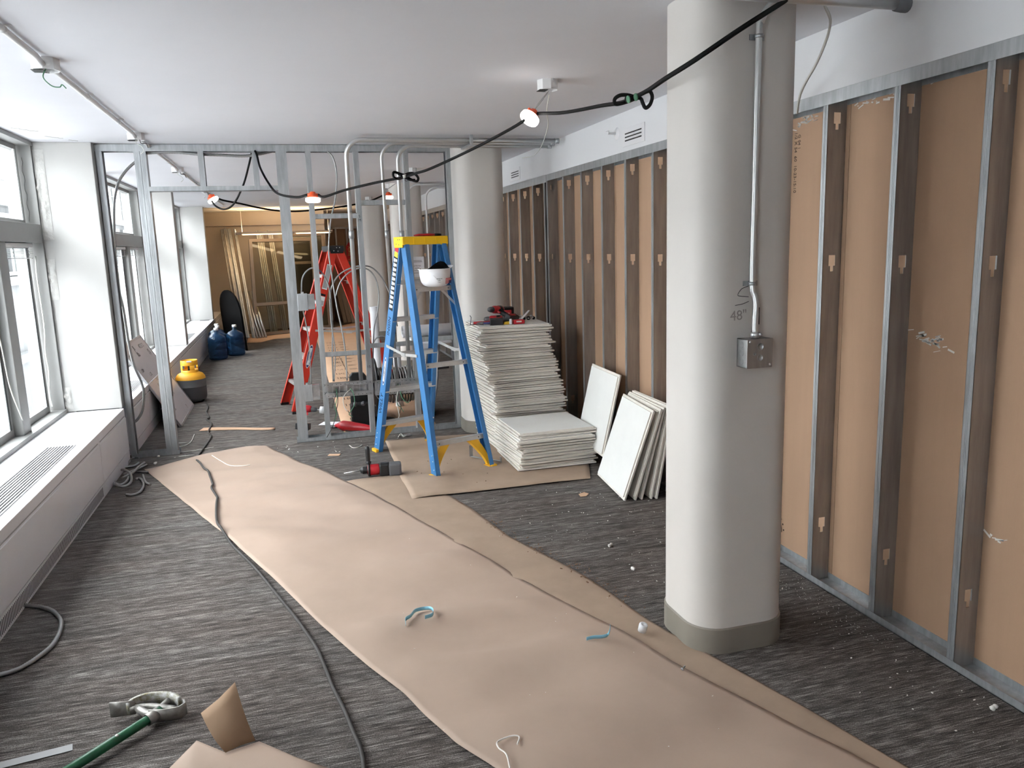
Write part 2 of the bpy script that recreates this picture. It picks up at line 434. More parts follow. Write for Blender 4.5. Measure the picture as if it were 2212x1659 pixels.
right_stud(6.655); right_stud(11.02)

# ---- back walls
wk = thing('wall_back', (.0, 17.3, 0), 'tan back wall lit warm by the pendant lamp', kind='structure')
MB().box(-1.86, .90, 17.25, 17.45, 0, 2.14).build('wall_face', 'back_wall_paint', wk)
MB().box(-1.86, .90, 17.19, 17.45, 2.14, CEIL).build('soffit', 'back_wall_paint', wk)
MB().box(.80, .90, 17.45, 18.5, 0, CEIL).build('return', 'back_wall_paint', wk)
MB().box(.9, 2.85, 18.30, 18.5, 2.1, CEIL).build('soffit', 'back_wall_paint', wk)
MB().box(.9, 2.85, 18.46, 18.6, 0, 2.1).build('gypsum_panel', 'gypsum_back', wk)
MB().box(.9, 2.3, 18.36, 18.46, 2.06, 2.1).build('top_track', 'galv_dark', wk)
for x in (.95, 1.18, 1.42, 1.66, 1.82, 2.06):
    MB().box(x, x+.035, 18.36, 18.362, 0, 2.06).box(x, x+.002, 18.36, 18.452, 0, 2.06).build('stud', 'galv_dark', wk)

# ---- columns
def rrect(x0, x1, y0, y1, r, n=8):
    out = []
    for cx, cy_, a in ((x1-r, y0+r, -90), (x1-r, y1-r, 0), (x0+r, y1-r, 90), (x0+r, y0+r, 180)):
        for k in range(n+1):
            t = R(a+90*k/n); out.append((cx+r*math.cos(t), cy_+r*math.sin(t)))
    return out
def ring_wall(m, poly, z0, z1, smooth=True, top=False):
    n = len(poly); vs = [(x, y, z0) for x, y in poly]+[(x, y, z1) for x, y in poly]
    m.add(vs, [(i, (i+1) % n, n+(i+1) % n, n+i) for i in range(n)], smooth)
    if top: m.add([(x, y, z1) for x, y in poly], [tuple(range(n))])
def column(y0, label):
    t = thing('column', (1.61, y0+.19, 0), label, 'column', 'rounded columns', 'structure')
    m = MB(); ring_wall(m, rrect(1.41, 1.812, y0, y0+.37, .12), 0, CEIL); s = m.build('shaft', 'column_paint', t)
    m = MB(); p = rrect(1.404, 1.818, y0-.006, y0+.376, .126)
    ring_wall(m, p, 0, .098); n = len(p); q = rrect(1.41, 1.812, y0, y0+.37, .12)
    m.add([(x, y, .098) for x, y in p]+[(x, y, .103) for x, y in q], [(i, (i+1) % n, n+(i+1) % n, n+i) for i in range(n)], True)
    m.build('vinyl_base', 'vinyl_base', t)
    return t
col1 = column(2.48, 'nearest cream column with rounded corners, carrying a steel conduit and box')
col2 = column(6.39, 'cream rounded column beside the tall stack of ceiling tiles')
col3 = column(10.40, 'cream rounded column behind the blue ladder with a paper notice')
col4 = column(14.40, 'far cream rounded column seen behind the thin conduits')
text('48"', .05, frame((1.552, 2.4792, 1.30), (1,0,.05), (0,0,1)), 'pencil', col1, 'pencil_note')

# ---- neighbouring building outside the windows
def outside():
    t = thing('neighbour_building', (-7.4, 10, -6), 'grey stone building with framed windows seen outside across the street', 'building', kind='structure')
    X = -7.0
    MB().box(X-.4, X, 11, 44, -6, 3.0).build('wall', 'far_stone', t)
    MB().box(X-.4, X+.02, 11, 44, 3.0, 4.7).build('parapet_panels', 'outer_glass', t)
    MB().box(X-.4, X, -8, 11, -6, 3.4).build('unseen_low_wing', 'stone', t); MB().box(X-.4, X, -40, -8, -6, 15).build('unseen_sky_blocker', 'sky_blocker_stone', t)  # added out of view: low pale wing admits daylight, tall block shades the fins
    for z in (.95, -1.1, 3.0): MB().box(X, X+.22, 11, 44, z, z+.22).build('ledge', 'far_ledge', t)
    MB().box(X, X+.03, 11, 44, -6, -1.1).build('lower_wall', 'far_stone', t)
    for y in range(12, 44, 2): MB().box(X+.02, X+.06, y+.9, y+.95, 3.22, 4.7).build('joint', 'far_ledge', t)
    for z in (3.7, 4.2): MB().box(X+.02, X+.05, 11, 44, z, z+.03).build('joint', 'far_ledge', t)
    y = 11.3
    while y < 42:
        g = MB().box(X-.02, X+.04, y, y+1.3, 1.3, 2.7); w = MB()
        for a, b, c_, d in ((y-.1, y+1.4, 1.2, 1.3), (y-.1, y+1.4, 2.7, 2.82), (y-.1, y, 1.3, 2.7), (y+1.3, y+1.4, 1.3, 2.7), (y+.6, y+.68, 1.3, 2.7)): w.box(X, X+.12, a, b, c_, d)
        fr = w.build('window_frame', 'far_ledge', t); g.build('pane', 'outer_glass', fr); y += 2.4
    MB().box(-30, -1.9, -12, 50, -6.3, -6.0).build('street_ground', 'stone_dark', t)
outside()

# ================================================================= RADIATOR COVERS
def heater(ya, yb, label, grille=None, fine=True, seam=()):
    t = thing('radiator_cover', (-1.46, (ya+yb)/2, 0), label, 'radiator cover', 'white radiator covers under the windows')
    X = -1.268; ZT = .425
    MB().box(-1.665, X, ya+.002, yb-.002, .09, ZT).build('cabinet_body', 'heater_white', t, bev=.003)
    MB().box(-1.63, X+.003, ya+.002, yb-.002, .0, .088).build('kick_panel', 'heater_white', t)
    # front access panel below a shadow groove
    ys = [ya]+list(seam)+[yb]
    for a, b in zip(ys[:-1], ys[1:]):
        MB().box(X-.002, X+.006, a+.006, b-.006, .095, .355).build('access_panel', 'heater_white', t, bev=.003)
        MB().box(X-.001, X+.0015, a+.03, b-.03, .363, .370).build('finger_groove', 'grille_metal', t)
    if fine:
        m = MB(); y = ya+.05
        while y < yb-.06:
            m.box(X+.0028, X+.0036, y, y+.0075, .014, .076); y += .0185
        m.build('kick_grille_slots', 'heater_slot', t)['kind'] = 'stuff'
    if grille:
        a, b = grille; g = thing('top_grille', (0,0,0)); g.parent = t; g.location = Vector((-1.45, (a+b)/2, ZT))-t.location
        MB().box(-1.50, -1.335, a, b, ZT-.001, ZT+.0012).build('grille_recess', 'heater_slot', g)
        for k in range(10):
            x = -1.497+k*.0172
            MB().box(x, x+.0085, a, b, ZT, ZT+.004).build('slat', 'grille_metal', g)
    return t
heater(3.43, 5.65, 'long near radiator cover with a ribbed top grille', (3.9, 5.37))
heater(-2.4, 2.2, 'radiator cover beside the viewer under the first window', (-.9, .6))
heater(2.2, 3.43, 'radiator cover at the viewer end of the window wall', (2.6, 3.2))
heater(5.65, 6.575, 'short plain radiator cover end ahead of the stud partition', None, False)
heater(6.78, 8.2, 'radiator cover holding up the leaning whiteboard', (7.25, 8.05), False, (7.62,))
heater(8.2, 10.95, 'radiator cover behind the yellow tank', None, False, (9.2, 10.1))
heater(10.95, 13.2, 'radiator cover beside the blue water bottles', (11.4, 12.6), False, (12.2,))
heater(13.2, 17.2, 'farthest radiator cover behind the black tabletop', (14.9, 15.9), False, (14.4, 15.6))

# blinds and their cords
def blind(ya, yb, label):
    t = thing('venetian_blind', (-1.73, (ya+yb)/2, 1.6), label, 'blind', 'raised venetian blinds')
    MB().box(-1.745, -1.715, ya, yb, 1.665, 1.695).build('headrail', 'white_plastic', t, bev=.003)
    for k in range(9):
        z = 1.655-k*.0068; d = random.uniform(-.003, .003)
        MB().box(-1.744+d, -1.719+d, ya+.01, yb-.01, z-.0018, z).build('slat', 'grille_metal', t)
    MB().box(-1.744, -1.719, ya+.01, yb-.01, 1.588, 1.594).build('bottom_rail', 'white_plastic', t)
    for y in (ya+.15, yb-.12):
        MB().tube([(-1.712, y+.01*math.sin(i*2.2), 1.67-i*.008) for i in range(11)], .0022, 5, 3).build('ladder_cord', 'white_plastic', t)
blind(5.86, 6.47, 'raised venetian blind in the casement nearest the cracked white fin')
blind(5.04, 5.64, 'raised venetian blind at the photo edge beyond the grey mullion')
for i, y in enumerate((10.22, 9.39)):
    blind(y, y+.62, ['raised blind in the window behind the armoured cable loop', 'raised blind in the window seen past the partition end stud'][i])
tag(MB().tube([(-1.70,6.44,1.60)]+[(-1.680,6.334,1.453),(-1.680,6.351,1.122),(-1.680,6.294,0.928),(-1.680,6.311,0.791),(-1.680,6.258,0.630),(-1.680,6.283,0.531)], .0045, 6, 5).build('blind_cord', 'wire_white'), 'white blind cord hanging beside the cracked fin', 'cord')
tag(MB().tube([(-1.69,5.3,1.6),(-1.68,5.29,1.3)]+[(-1.640,5.284,1.116),(-1.640,5.333,0.844),(-1.640,5.431,0.668)]+[(-1.761,5.955,0.432),(-1.591,5.576,0.432),(-1.461,5.405,0.432)], .004, 6, 5).build('blind_cord', 'wire_white'), 'loose white cord trailing over the near radiator cover top', 'cord')
tag(MB().box(-1.62,-1.5, 7.02, 7.2, .4265, .462).build('radio', 'black_plastic', bev=.004), 'small black box on the radiator cover behind the partition', 'box')
tag(MB().tube([(-1.49,7.06,.436),(-1.44,7.12,.44),(-1.42,7.24,.436),(-1.36,7.3,.436)], .006, 6, 5).build('cable_scrap', 'cord_grey'), 'dark cable scrap on the top grille beside the whiteboard', 'cable')
tag(MB().tube([(-1.42,9.3,.43),(-1.36,9.32,.43),(-1.36,9.5,.43),(-1.42,9.48,.43),(-1.42,9.3,.43)], .006, 6).build('wire_bracket', 'grille_metal'), 'small wire frame lying on the radiator cover behind the tank', 'bracket')

# ================================================================= STUD PARTITION
YP = 6.66
pf = thing('stud_partition', (0, YP+.046, 0), 'unfinished steel stud partition frame with a door opening, crossing the room', 'partition frame')
MB().box(-1.276, 1.405, YP, YP+.0015, CEIL-.054, CEIL-.001).box(-1.276, 1.405, YP, YP+.092, CEIL-.003, CEIL-.001).box(-1.276, 1.405, YP+.0905, YP+.092, CEIL-.054, CEIL-.001).build('top_track', 'galv', pf)
for a, b in ((-1.262, -.915), (.0, 1.405)):
    MB().box(a, b, YP, YP+.0015, 0, .034).box(a, b, YP, YP+.092, 0, .002).box(a, b, YP+.0905, YP+.092, 0, .034).build('bottom_track', 'galv', pf)
def pstud(x0, side, z0=.002, z1=CEIL-.003, wd=.041, name='stud'):
    m = MB(); xw = x0 if side < 0 else x0+wd-.0014
    m.box(x0, x0+wd, YP+.0015, YP+.003, z0, z1).box(x0, x0+wd, YP+.0885, YP+.090, z0, z1)
    stud = []
    z = z0
    for h in [q for q in (.5, 1.1, 1.7) if z0 < q < z1]:
        m.box(xw, xw+.0014, YP+.003, YP+.0885, z, h-.03); m.box(xw, xw+.0014, YP+.003, YP+.029, h-.03, h+.03); m.box(xw, xw+.0014, YP+.062, YP+.0885, h-.03, h+.03); z = h+.03
    m.box(xw, xw+.0014, YP+.003, YP+.0885, z, z1)
    xl = x0+wd-.0012 if side < 0 else x0
    m.box(xl, xl+.0012, YP+.003, YP+.012, z0, z1).box(xl, xl+.0012, YP+.080, YP+.0885, z0, z1)
    for q in (.012, .022): m.box(x0+q, x0+q+.002, YP-.0002, YP+.0016, z0+.05, z1-.06)
    return m.build(name, 'galv', pf)
pstud(-1.272, -1); pstud(-1.012, -1); pstud(-.969, 1); pstud(.012, -1); pstud(.053, 1)
pstud(.240, -1); pstud(.615, -1); pstud(1.018, -1); pstud(1.372, 1)
for x in (-.562, -.165): pstud(x, -1, 2.095, name='cripple_stud')
MB().box(-.928, .012, YP, YP+.0015, 2.062, 2.098).box(-.928, .012, YP, YP+.092, 2.062, 2.064).box(-.928, .012, YP+.0905, YP+.092, 2.062, 2.098).build('door_header', 'galv', pf)
for a, b, z in ((.281, .615, 1.853), (.656, 1.018, 1.955), (.281, .615, .725), (.656, 1.018, .775), (1.06, 1.372, .80)):
    g = MB().box(a, b, YP+.02, YP+.0215, z-.02, z+.02).box(a, b, YP+.02, YP+.058, z-.02, z-.0185).build('backing_channel', 'galv', pf)
    MB().box(a-.036, a, YP-.0015, YP+.002, z-.028, z+.028).build('clip', 'galv', g)
text('S\nM', .03, frame((.634, YP-.0022, 1.83), (1,0,0), (0,0,1)), 'ink_black', pf, 'marker_note')
text('CP', .03, frame((1.038, YP-.0022, 2.13), (1,0,0), (0,0,1)), 'ink_black', pf, 'marker_note')
text('15', .03, frame((.632, YP-.0022, .60), (1,0,0), (0,0,1)), 'ink_black', pf, 'marker_note')
for z in (.40, .47): text('X', .028, frame((.26, YP-.0022, z), (1,0,0), (0,0,1)), 'ink_black', pf, 'marker_note')

# ---- device boxes on the partition
def sq_box(x0, x1, z0, z1, y0, y1, label, ko=True, lid=False):
    t = thing('junction_box', ((x0+x1)/2, (y0+y1)/2, z0), label, 'junction box', 'steel boxes on the stud partition')
    MB().box(x0, x1, y0, y1, z0, z1).build('box_body', 'steel_box', t, bev=.002)
    if lid: MB().box(x0-.012, (x0+x1)/2+.005, y0-.006, y0, z0-.008, z1+.008).build('cover_plate', 'galv', t, bev=.002)
    xc = (x0+x1)/2+(.03 if lid else 0)
    if ko:
        for z in (z0+(z1-z0)*.3, z0+(z1-z0)*.7):
            MB().lathe([(.0, -.0015), (.010, -.0015), (.0115, 0), (.013, 0)], (xc, y0, z), (0,-1,0), 14).build('knockout', 'galv', t)
    MB().lathe([(.011, 0), (.011, .02), (.006, .02), (.006, .0)], (x0+.03, (y0+y1)/2, z1), (0,0,1), 10).build('connector', 'emt', t)
    return t
sq_box(.085, .215, .350, .478, YP+.01, YP+.06, 'steel box with a cover plate low beside the red drill', lid=True)
sq_box(.105, .228, 1.108, 1.232, YP+.005, YP+.06, 'steel box with a cover plate high against the red ladder', lid=True)
def bracket(x0, x1, z0, z1, label):
    t = thing('box_bracket', ((x0+x1)/2, YP-.002, z0), label, 'bracket', 'box mounting brackets')
    MB().box(x0, x1, YP-.004, YP-.0015, z0, z1-.085).box(x0, x1, YP-.004, YP-.0015, z1-.03, z1).box(x0, x1, YP+.03, YP+.032, z0, z1).build('rail', 'steel_box', t)
    m = MB()
    x = x0+.02
    while x < x1-.02:
        for z in (z0+.012, z1-.015): m.box(x, x+.006, YP-.0044, YP-.0038, z-.003, z+.003)
        x += .035
    m.build('punched_holes', 'window_gasket', t)['kind'] = 'stuff'
    return t
bracket(.262, .655, .362, .485, 'punched steel bracket carrying three boxes between the middle studs')
bracket(.672, 1.060, .350, .475, 'punched steel bracket carrying two boxes behind the blue ladder')
def device_box(x, z0, label, wires=()):
    t = thing('outlet_box', (x, YP, z0), label, 'outlet box', 'open outlet boxes')
    w = .056; h = .09
    m = MB(); y0, y1 = YP-.006, YP+.055
    m.box(x-w/2, x-w/2+.002, y0, y1, z0, z0+h).box(x+w/2-.002, x+w/2, y0, y1, z0, z0+h).box(x-w/2, x+w/2, y0, y1, z0, z0+.002).box(x-w/2, x+w/2, y0, y1, z0+h-.002, z0+h)
    m.box(x-w/2, x+w/2, y1-.002, y1, z0, z0+h); m.build('box_shell', 'emt', t)
    MB().box(x-w/2+.004, x+w/2-.004, y1-.004, y1-.002, z0+.004, z0+h-.004).build('box_back', 'grey_plastic', t)  # dark grey back panel paints in the shade inside the steel box
    for i, (mt, pts) in enumerate(wires):
        MB().tube([(x, YP+.03, z0+.05), (x+.004*i, YP-.01, z0+.045)]+pts, .0032, 5, 5).build('wire', mt, t)
device_box(.350, .378, 'outlet box with green and white wires hanging, first on the left bracket', (
    ('wire_green', [(0.348,6.600,0.365),(0.327,6.600,0.287),(0.334,6.600,0.228),(0.312,6.600,0.170)]), ('cord_grey', [(0.354,6.600,0.344),(0.337,6.600,0.267),(0.312,6.600,0.170),(0.284,6.600,0.105),(0.242,6.600,0.038)]), ('cord_grey', [(0.315,6.600,0.328),(0.304,6.600,0.282)])))
device_box(.466, .378, 'outlet box with a long looping wire, middle of the left bracket', (
    ('wire_white', [(0.422,6.600,0.398),(0.396,6.600,0.353),(0.403,6.600,0.281),(0.423,6.600,0.247)]), ('wire_green', [(0.486,6.600,0.385),(0.489,6.600,0.305),(0.462,6.600,0.256),(0.437,6.600,0.218),(0.466,6.600,0.196)])))
device_box(.574, .378, 'outlet box under the thick straight conduit')
device_box(.735, .368, 'outlet box behind the near blue ladder rail')
device_box(.872, .372, 'outlet box with a bunch of green wires over the cable spool', (
    ('wire_green', [(0.845,6.600,0.282),(0.875,6.600,0.239),(0.896,6.600,0.197)]), ('wire_white', [(0.839,6.600,0.303),(0.850,6.600,0.221),(0.854,6.600,0.160),(0.816,6.600,0.115),(0.795,6.600,0.093)]), ('wire_green', [(0.887,6.600,0.327),(0.932,6.600,0.275),(0.949,6.600,0.290)]), ('cord_grey', [(0.855,6.600,0.322),(0.875,6.600,0.248),(0.864,6.600,0.192)])))

# ---- three bent conduits dropping from the ceiling run
def bend(p0, p1, p2, r, n=8):
    p0, p1, p2 = Vector(p0), Vector(p1), Vector(p2); a = (p0-p1).normalized(); b = (p2-p1).normalized()
    half = a.angle(b)/2; d = r/math.tan(half); c = p1+(a+b).normalized()*(r/math.sin(half))
    s = p1+a*d; e = p1+b*d; out = []
    va = s-c; vb = e-c; ang = va.angle(vb); ax = va.cross(vb).normalized()
    for k in range(n+1): out.append(c+Matrix.Rotation(ang*k/n, 3, ax) @ va)
    return out
def emt_run(name, pts, rad, r, label, couplings=(), material='emt', group='bent steel conduits'):
    t = thing(name, pts[-1], label, 'conduit', group)
    P = [Vector(pts[0])]
    for i in range(1, len(pts)-1): P += bend(pts[i-1], pts[i], pts[i+1], rad)
    P.append(Vector(pts[-1]))
    MB().tube(P, r, 12).build('pipe', material, t)
    for q, d in couplings: MB().tube([Vector(q)-Vector(d).normalized()*.03, Vector(q)+Vector(d).normalized()*.03], r*1.22, 12).build('coupling', 'galv', t)
    e = Vector(pts[0]); d = (e-Vector(pts[1])).normalized()
    MB().lathe([(r*1.05, -.03), (r*1.2, -.03), (r*1.2, .004), (r*.8, .004), (r*.8, -.02)], e, d, 12).build('end_fitting', 'galv', t)
    return t
for i, (yt, xt, xb, xe, zt, zb, r, lab) in enumerate((
    (6.10, .512, .560, 2.17, 2.375, .49, .0175, 'outermost steel conduit bending down to the middle box bracket'),
    (6.24, .785, .865, 2.18, 2.372, .48, .0135, 'middle steel conduit dropping behind the sticker of the blue ladder'),
    (6.345, .925, .975, 2.19, 2.366, .48, .0165, 'inner steel conduit dropping behind the yellow ladder cap'))):
    emt_run('bent_conduit', [(xe, yt, zt), (xt, yt, zt), (xb, YP+.02 if i else YP+.0, zb)], .115, r, lab,
        [((xt+(xb-xt)*.36, yt+(YP-yt)*.36, zt+(zb-zt)*.36), (xb-xt, YP-yt, zb-zt))])
tag(MB().box(1.44, 1.465, 6.05, 6.372, 2.34, 2.352).box(1.44, 1.465, 6.05, 6.06, 2.352, 2.41).build('pipe_hanger', 'galv', bev=.002), 'short steel strut hanging under the three conduits at the column', 'hanger')

# ---- armoured cables threading through the partition
def cable(pts, r, label, material='mc_armor', sub=8, group='armoured cables in the partition', name='armoured_cable', rib=0.):
    return tag(MB().tube(pts, r, 7, sub, rib=rib).build(name, material), label, 'cable', group)
YC = 6.715
cable([(0.127,6.700,1.231),(0.140,6.700,1.348),(0.174,6.700,1.410),(0.228,6.700,1.442),(0.285,6.700,1.421),(0.335,6.700,1.339),(0.359,6.700,1.205),(0.358,6.700,0.975),(0.339,6.700,0.703),(0.332,6.700,0.491)], .0062, 'armoured cable arching from the high box down beside the red ladder')
cable([(0.132,6.700,1.095),(0.148,6.700,0.968),(0.159,6.700,0.813),(0.154,6.700,0.638),(0.150,6.700,0.490)], .0055, 'armoured cable dropping from the high box to the low box')
cable([(0.350,6.715,1.167),(0.372,6.715,1.273),(0.432,6.715,1.369),(0.530,6.715,1.426),(0.638,6.715,1.445),(0.724,6.715,1.419),(0.803,6.715,1.319),(0.863,6.715,1.149),(0.898,6.715,0.923)], .006, 'outer arching armoured cable crossing behind the conduits')
cable([(0.400,6.695,1.203),(0.441,6.695,1.308),(0.506,6.695,1.382),(0.592,6.695,1.424),(0.679,6.695,1.413),(0.733,6.695,1.342),(0.756,6.695,1.218),(0.739,6.695,1.071),(0.699,6.695,0.916),(0.676,6.695,0.681),(0.674,6.695,0.513)], .006, 'inner arching armoured cable curling down behind the ladder rail')
cable([(0.411,6.700,2.367),(0.458,6.700,2.310),(0.475,6.700,2.172),(0.451,6.700,1.989),(0.401,6.700,1.805),(0.371,6.700,1.583),(0.380,6.700,1.394),(0.403,6.700,1.126),(0.431,6.700,0.932),(0.448,6.700,0.735),(0.447,6.700,0.490)], .0065, 'long armoured cable hanging from the partition top track')
cable([(0.350,6.690,1.187),(0.350,6.690,0.976),(0.364,6.690,0.742),(0.339,6.690,0.492)], .0055, 'short armoured cable strapped beside the red ladder rail')
cable([(0.682,6.690,0.784),(0.708,6.690,0.830),(0.756,6.690,0.850),(0.802,6.690,0.832),(0.835,6.690,0.782),(0.851,6.690,0.725)], .0055, 'small hoop of armoured cable by the ladder spreader')
cable([(0.739,6.700,0.467),(0.663,6.700,0.457),(0.666,6.700,0.380),(0.691,6.700,0.326),(0.724,6.700,0.291)], .005, 'loose armoured cable curl in front of the cable spool')
cable([(-0.928,6.720,2.351),(-0.836,6.720,2.357),(-0.721,6.720,2.358),(-0.556,6.720,2.344),(-0.387,6.720,2.337),(-0.233,6.720,2.330),(-0.110,6.720,2.344),(0.033,6.720,2.376)], .011, 'armoured cable strung along inside the door header', rib=.05, sub=14)
cable([(-0.966,6.900,2.347),(-1.051,6.900,2.298),(-1.131,6.900,2.221),(-1.187,6.900,2.131),(-1.226,6.900,1.991),(-1.249,6.900,1.778),(-1.265,6.900,1.563),(-1.269,6.900,1.346),(-1.250,6.900,1.180),(-1.239,6.900,0.900),(-1.218,6.900,0.710),(-1.180,6.900,0.574),(-1.170,6.900,0.477),(-1.194,6.900,0.344),(-1.236,6.900,0.271),(-1.267,6.900,0.246)], .0105, 'thick armoured cable looping down beside the partition end stud', rib=.05, sub=12)

# ================================================================= CEILING SERVICES
def conduit_line():
    t = thing('ceiling_conduit', (-.9, 8, 2.37), 'white painted conduit running along the ceiling beside the windows', 'conduit')
    ys = [2.0, 3.92, 6.10, 8.38, 10.76, 14.7]
    for a, b in zip(ys[:-1], ys[1:]):
        z = 2.395
        MB().tube([(-.90, a+.05, 2.382), (-.90, a+.14, z), (-.90, b-.14, z), (-.90, b-.05, 2.382)], .0125, 10).build('pipe', 'white_paint', t)
        for q in (.35, .72):
            y = a+(b-a)*q; MB().tube([(-.90, y-.012, z), (-.90, y+.012, z)], .015, 10).box(-.93, -.87, y-.008, y+.008, CEIL-.003, CEIL).build('strap', 'white_paint', t)
conduit_line()
def ceiling_box(x, y, label, wires=(), r=.056, h=.048):
    t = thing('ceiling_box', (x, y, CEIL-h), label, 'junction box', 'octagonal ceiling boxes')
    MB().lathe([(r, 0), (r, -h), (r-.003, -h), (r-.003, -.004), (0, -.004)], (x, y, CEIL), (0,0,1), 8, False).build('box_shell', 'white_paint', t)
    MB().box(x-r*.93, x-r*.1, y-r*.5, y+r*.55, CEIL-h-.002, CEIL-h).build('half_cover', 'window_gasket', t)
    MB().lathe([(0,.001), (.010,.001), (.011,0), (.013,0)], (x+.02, y-r*.925, CEIL-h*.5), (0,-1,0), 12).build('knockout', 'white_paint', t)
    for mt, pts in wires:
        MB().tube([(x+a, y+b, CEIL-h+.01+c_) for a, b, c_ in pts], .0026, 5, 5).build('wire', mt, t)
LW = [('wire_green', [(.0,0,0),(-.01,-.02,-.04),(.02,-.03,-.075),(.05,-.03,-.08),(.06,-.03,-.07),(.075,-.03,-.085)])]
WW = [('wire_white', [(0,0,0),(.0,0,-.03),(.03,.0,-.05),(.04,0,-.08),(.02,0,-.10)]), ('cord_grey', [(.02,0,0),(.03,0,-.03),(.06,0,-.03),(.07,0,-.06)])]
ceiling_box(-.90, 3.92, 'white ceiling box nearest the viewer with a dangling green wire', LW)
ceiling_box(-.90, 6.10, 'white ceiling box at the top of the partition door frame', WW)
ceiling_box(-.90, 8.38, 'white ceiling box beyond the partition with curling wires', WW)
ceiling_box(-.90, 10.76, 'white ceiling box farther along the conduit past the hanging lamp', WW)
ceiling_box(1.395, 4.07, 'white octagonal ceiling box above the nearest lit work lamp', (), .056, .05)
ceiling_box(1.39, 8.55, 'white ceiling box beyond the black cable bow', ())
ceiling_box(1.40, 10.60, 'white ceiling box over the far work lamp at the columns', WW, .06, .06)
ceiling_box(1.41, 13.1, 'small white ceiling box before the far column', ())
ceiling_box(1.20, 15.3, 'farthest small white ceiling box near the warm light', ())
# big conduit stub high at the right
t = thing('pipe_stub', (1.9, 2.36, 2.33), 'thick galvanised conduit stub near the ceiling at top of photo', 'conduit')
MB().tube([(1.30, 2.352, 2.335), (2.075, 2.357, 2.335)], .0195, 14).build('pipe', 'emt', t)
MB().lathe([(.0195,-.05),(.024,-.045),(.0265,-.02),(.0265,.0),(.019,.0),(.019,-.03)], (2.10, 2.357, 2.335), (1,0,0), 14).build('bushing', 'grey_plastic', t)
# ---- conduit and box on the near column
t = thing('column_conduit', (1.59, 2.46, 1.22), 'bright steel conduit strapped down the face of the nearest column', 'conduit')
P = [Vector(p) for p in ((1.30, 2.352, 2.372), (1.50, 2.375, 2.372))]
MB().tube([(1.76,2.385,2.392),(1.70,2.405,2.385),(1.655,2.43,2.36),(1.62,2.448,2.325),(1.603,2.457,2.285),(1.597,2.459,2.24),(1.594,2.459,1.75),(1.592,2.459,1.42),(1.600,2.452,1.37),(1.602,2.448,1.335),(1.597,2.444,1.28),(1.597,2.443,1.235)], .0118, 12, 4).build('pipe', 'emt', t)
for z, x in ((2.24, 1.598), (1.414, 1.592)):
    MB().tube([(x,2.459,z-.006),(x,2.459,z+.006)], .0145, 12).box(x-.026, x+.03, 2.474, 2.479, z-.009, z+.009).build('strap', 'galv', t)
MB().tube([(1.597,2.443,1.222),(1.597,2.443,1.243)], .0165, 12).lathe([(.0,.0),(.005,0),(.005,.012),(0,.012)], (1.604,2.428,1.236), (0,-1,0), 8).build('connector', 'emt', t)
MB().box(1.6065, 1.609, 2.436, 2.450, 1.27, 1.33).build('part_label', 'ink_black', t)
MB().tube([(1.588,2.476,1.405),(1.56,2.476,1.395),(1.545,2.476,1.375),(1.558,2.476,1.37),(1.589,2.476,1.366)], .0012, 5, 5).tube([(1.59,2.476,1.35),(1.565,2.476,1.342),(1.535,2.476,1.338)], .0012, 5, 5).build('tie_wire', 'window_gasket', t)
def column_box():
    t = thing('outlet_box', (1.597, 2.45, 1.115), 'square steel outlet box at the bottom of the column conduit', 'outlet box')
    x0, x1, y0, y1, z0, z1 = 1.547, 1.648, 2.415, 2.478, 1.118, 1.220
    m = MB().box(x0,x0+.002,y0,y1,z0,z1).box(x1-.002,x1,y0,y1,z0,z1).box(x0,x1,y0,y1,z0,z0+.002).box(x0,x1,y0,y1,z1-.002,z1).box(x0,x1,y1-.002,y1,z0,z1)
    m.build('box_shell', 'steel_box', t)
    c = MB().box(x0-.001, x1+.001, y0-.004, y0, z0-.001, z1+.001).build('face_plate', 'galv_dark', t, bev=.001)
    for a, b, r in ((.052,.076,.0135), (.052,.036,.0125), (.03,.05,.006)):
        MB().lathe([(r, 0), (r, .0016), (r-.0022, .0016), (r-.0022, .0004), (0, .0004)], (x0+a, y0-.004, z0+b), (0,-1,0), 16).build('knockout_ring', 'galv', c)
    for a, b in ((.01,.094), (.092,.01)): MB().lathe([(0,.003),(.004,.003),(.005,0)], (x0+a, y0-.004, z0+b), (0,-1,0), 8).build('screw', 'emt', c)
    for z in (z0+.022, z0+.052, z0+.082): MB().lathe([(.011,0),(.011,.001),(.0095,.001),(.0095,0)], (x0, 2.447, z), (-1,0,0), 14).build('knockout_ring', 'galv', t)
column_box()

# ---- soffit fittings
def vent(y, z, L, h, label):
    t = thing('air_vent', (2.226, y, z-h/2), label, 'vent', 'soffit air vents')
    MB().box(2.224, 2.2285, y-L/2, y+L/2, z-h/2, z+h/2).build('face_frame', 'white_plastic', t, bev=.001)
    for k in (-1, 0, 1):
        MB().box(2.2232, 2.2242, y-L*.38, y+L*.38, z+k*h*.19-.004, z+k*h*.19+.004).build('slot', 'window_gasket', t)
        MB().box(2.2205, 2.224, y-L*.38, y+L*.38, z+k*h*.19+.004, z+k*h*.19+.0065).build('blade', 'white_plastic', t)
vent(4.82, 2.246, .33, .115, 'white slotted air vent on the soffit right of the sprinkler')
vent(7.52, 2.247, .33, .115, 'far white slotted air vent on the soffit by the middle column')
t = thing('sprinkler_head', (2.2, 5.085, 2.27), 'white sidewall sprinkler head on the soffit', 'sprinkler')
MB().lathe([(.0,.012),(.03,.010),(.042,.0)], (2.2285, 5.085, 2.29), (-1,0,0), 18).build('escutcheon', 'white_plastic', t)
MB().tube([(2.22,5.085,2.29),(2.165,5.085,2.293)], .007, 8).box(2.15,2.166,5.065,5.105,2.305,2.308).box(2.163,2.167,5.075,5.095,2.285,2.307).build('deflector', 'white_plastic', t)
